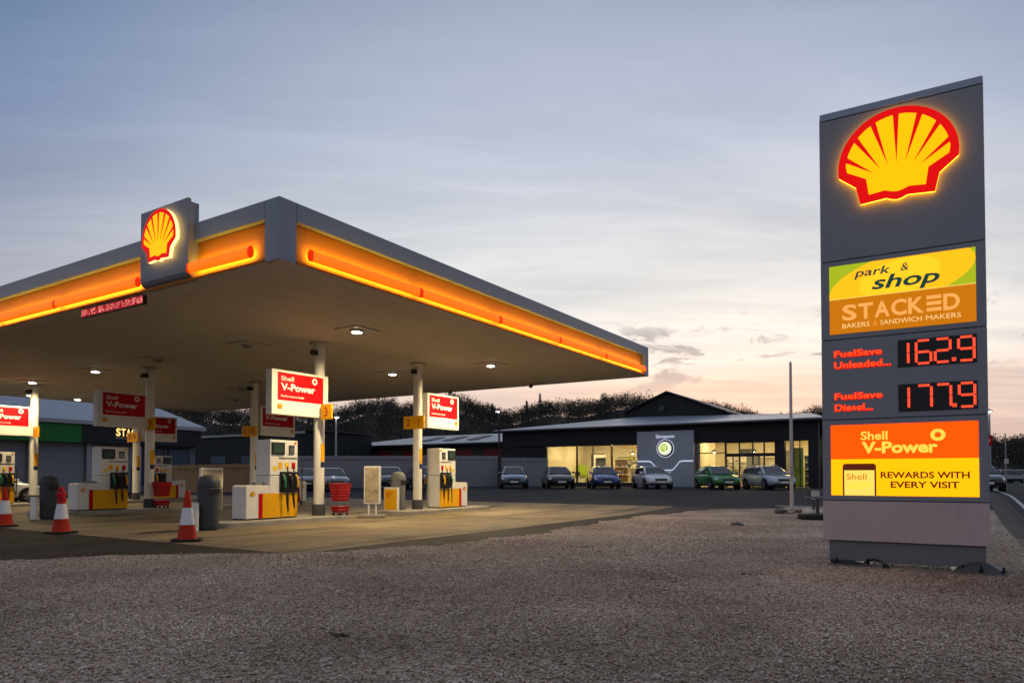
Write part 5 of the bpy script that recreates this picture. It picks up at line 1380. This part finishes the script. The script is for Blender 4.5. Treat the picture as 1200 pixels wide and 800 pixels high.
xx += ws+.045; mb.text('D', xx, 3.98, .50, -.256, 'shop_letters', ws, bold=.03)
mb.text('BAKERS & SANDWICH MAKERS', 8.7, 3.78, .10, -.256, 'shop_small', 2.3); mb.build('lettering', ch)
for x0, x1 in ((.4,3.6),(3.9,7.0),(7.4,10.4)):
    mb = MB(); mb.box(x0,x1,.42,.495,.02,3.40,'shutter'); mb.build('shutter', sh)
for x in (.2,3.75,7.2,10.6): MB().box(x-.13,x+.13,.2,.495,0,3.42,'galv').build('pillar', sh, bevel=.01)
for x0, x1 in ((10.9,12.6),(12.8,14.5)):
    w_ = MB(); w_.box(x0,x1,.44,.496,.6,3.3,'charcoal'); w_ = w_.build('window', sh); MB().box(x0+.08,x1-.08,.42,.439,.7,3.2,'window_blue').build('pane', w_)
MB().box(-.3,ln+.3,-.42,-.26,4.62,4.86,'galv').build('gutter', sh)
rt = [(-.3,-.40,4.87),(ln+.3,-.40,4.87),(ln+.3,6,6.7),(-.3,6,6.7),(ln+.3,12.4,4.87),(-.3,12.4,4.87)]
mb = MB(); mb.add(rt, [(0,1,2,3),(3,2,4,5),(1,4,2),(5,0,3),(0,5,4,1)], 'sheet_roof_across'); mb.build('roof', sh)
# dark workshop further back
dw = thing('dark_workshop', 'dark workshop with pale gutter seen between the pumps and the hill', 'building', W(36, 63, 0), PHI-math.pi/2)
mb = MB(); mb.box(0,22,0,9,0,4.9,'dark_clad'); mb.build('wall', dw)
MB().box(-.3,22.3,-.25,-.02,4.75,4.98,'galv').build('gutter', dw)
mb = MB(); mb.hexa([(-.3,-.3,4.99),(22.3,-.3,4.99),(22.3,9.3,4.99),(-.3,9.3,4.99)], [(-.3,3.8,5.25),(22.3,3.8,5.25),(22.3,5.2,5.25),(-.3,5.2,5.25)], 'charcoal'); mb.build('roof', dw)
for x in (3,8,13,18):
    w_ = MB(); w_.box(x,x+2.6,-.03,-.001,2.0,2.9,'charcoal'); w_ = w_.build('window', dw); MB().box(x+.1,x+2.5,-.05,-.031,2.1,2.8,'window_blue').build('pane', w_)
# right-hand side: no entry sign, guard rail
ne = thing('no_entry_sign', 'round red no entry sign half hidden behind the right totem edge', 'road sign', (25.3,37.5,zw(25.3,37.5)), -.5)
MB().cyl((0,.06,0),(0,.06,3.3),.045,None,10,'galv').build('post', ne, smooth=40)
mb = MB(); mb.cyl((0,.0,2.75),(0,.02,2.75),.42,None,30,'red_paint'); mb.box(-.29,.29,-.008,-.001,2.68,2.82,'letter_white'); mb.build('sign_face', ne)
gr = thing('guard_rail', 'pale guard rail beyond the right road', 'barrier', (34,57,.42), -.35)
MB().box(0,26,-.03,.03,.62,.92,'galv').build('rail', gr)
for i in range(9): MB().box(i*3.2+.1,i*3.2+.2,.035,.13,0,.85,'galv').build('post', gr)
ps = thing('slim_post', 'slim grey post by the right road', 'post', (28.6,40.5,.42), 0); MB().cyl((0,0,0),(0,0,3.3),.035,.03,10,'galv').build('shaft', ps, smooth=40); MB().box(-.12,.12,-.07,-.05,1.55,1.85,'stone_pale').build('plate', ps)
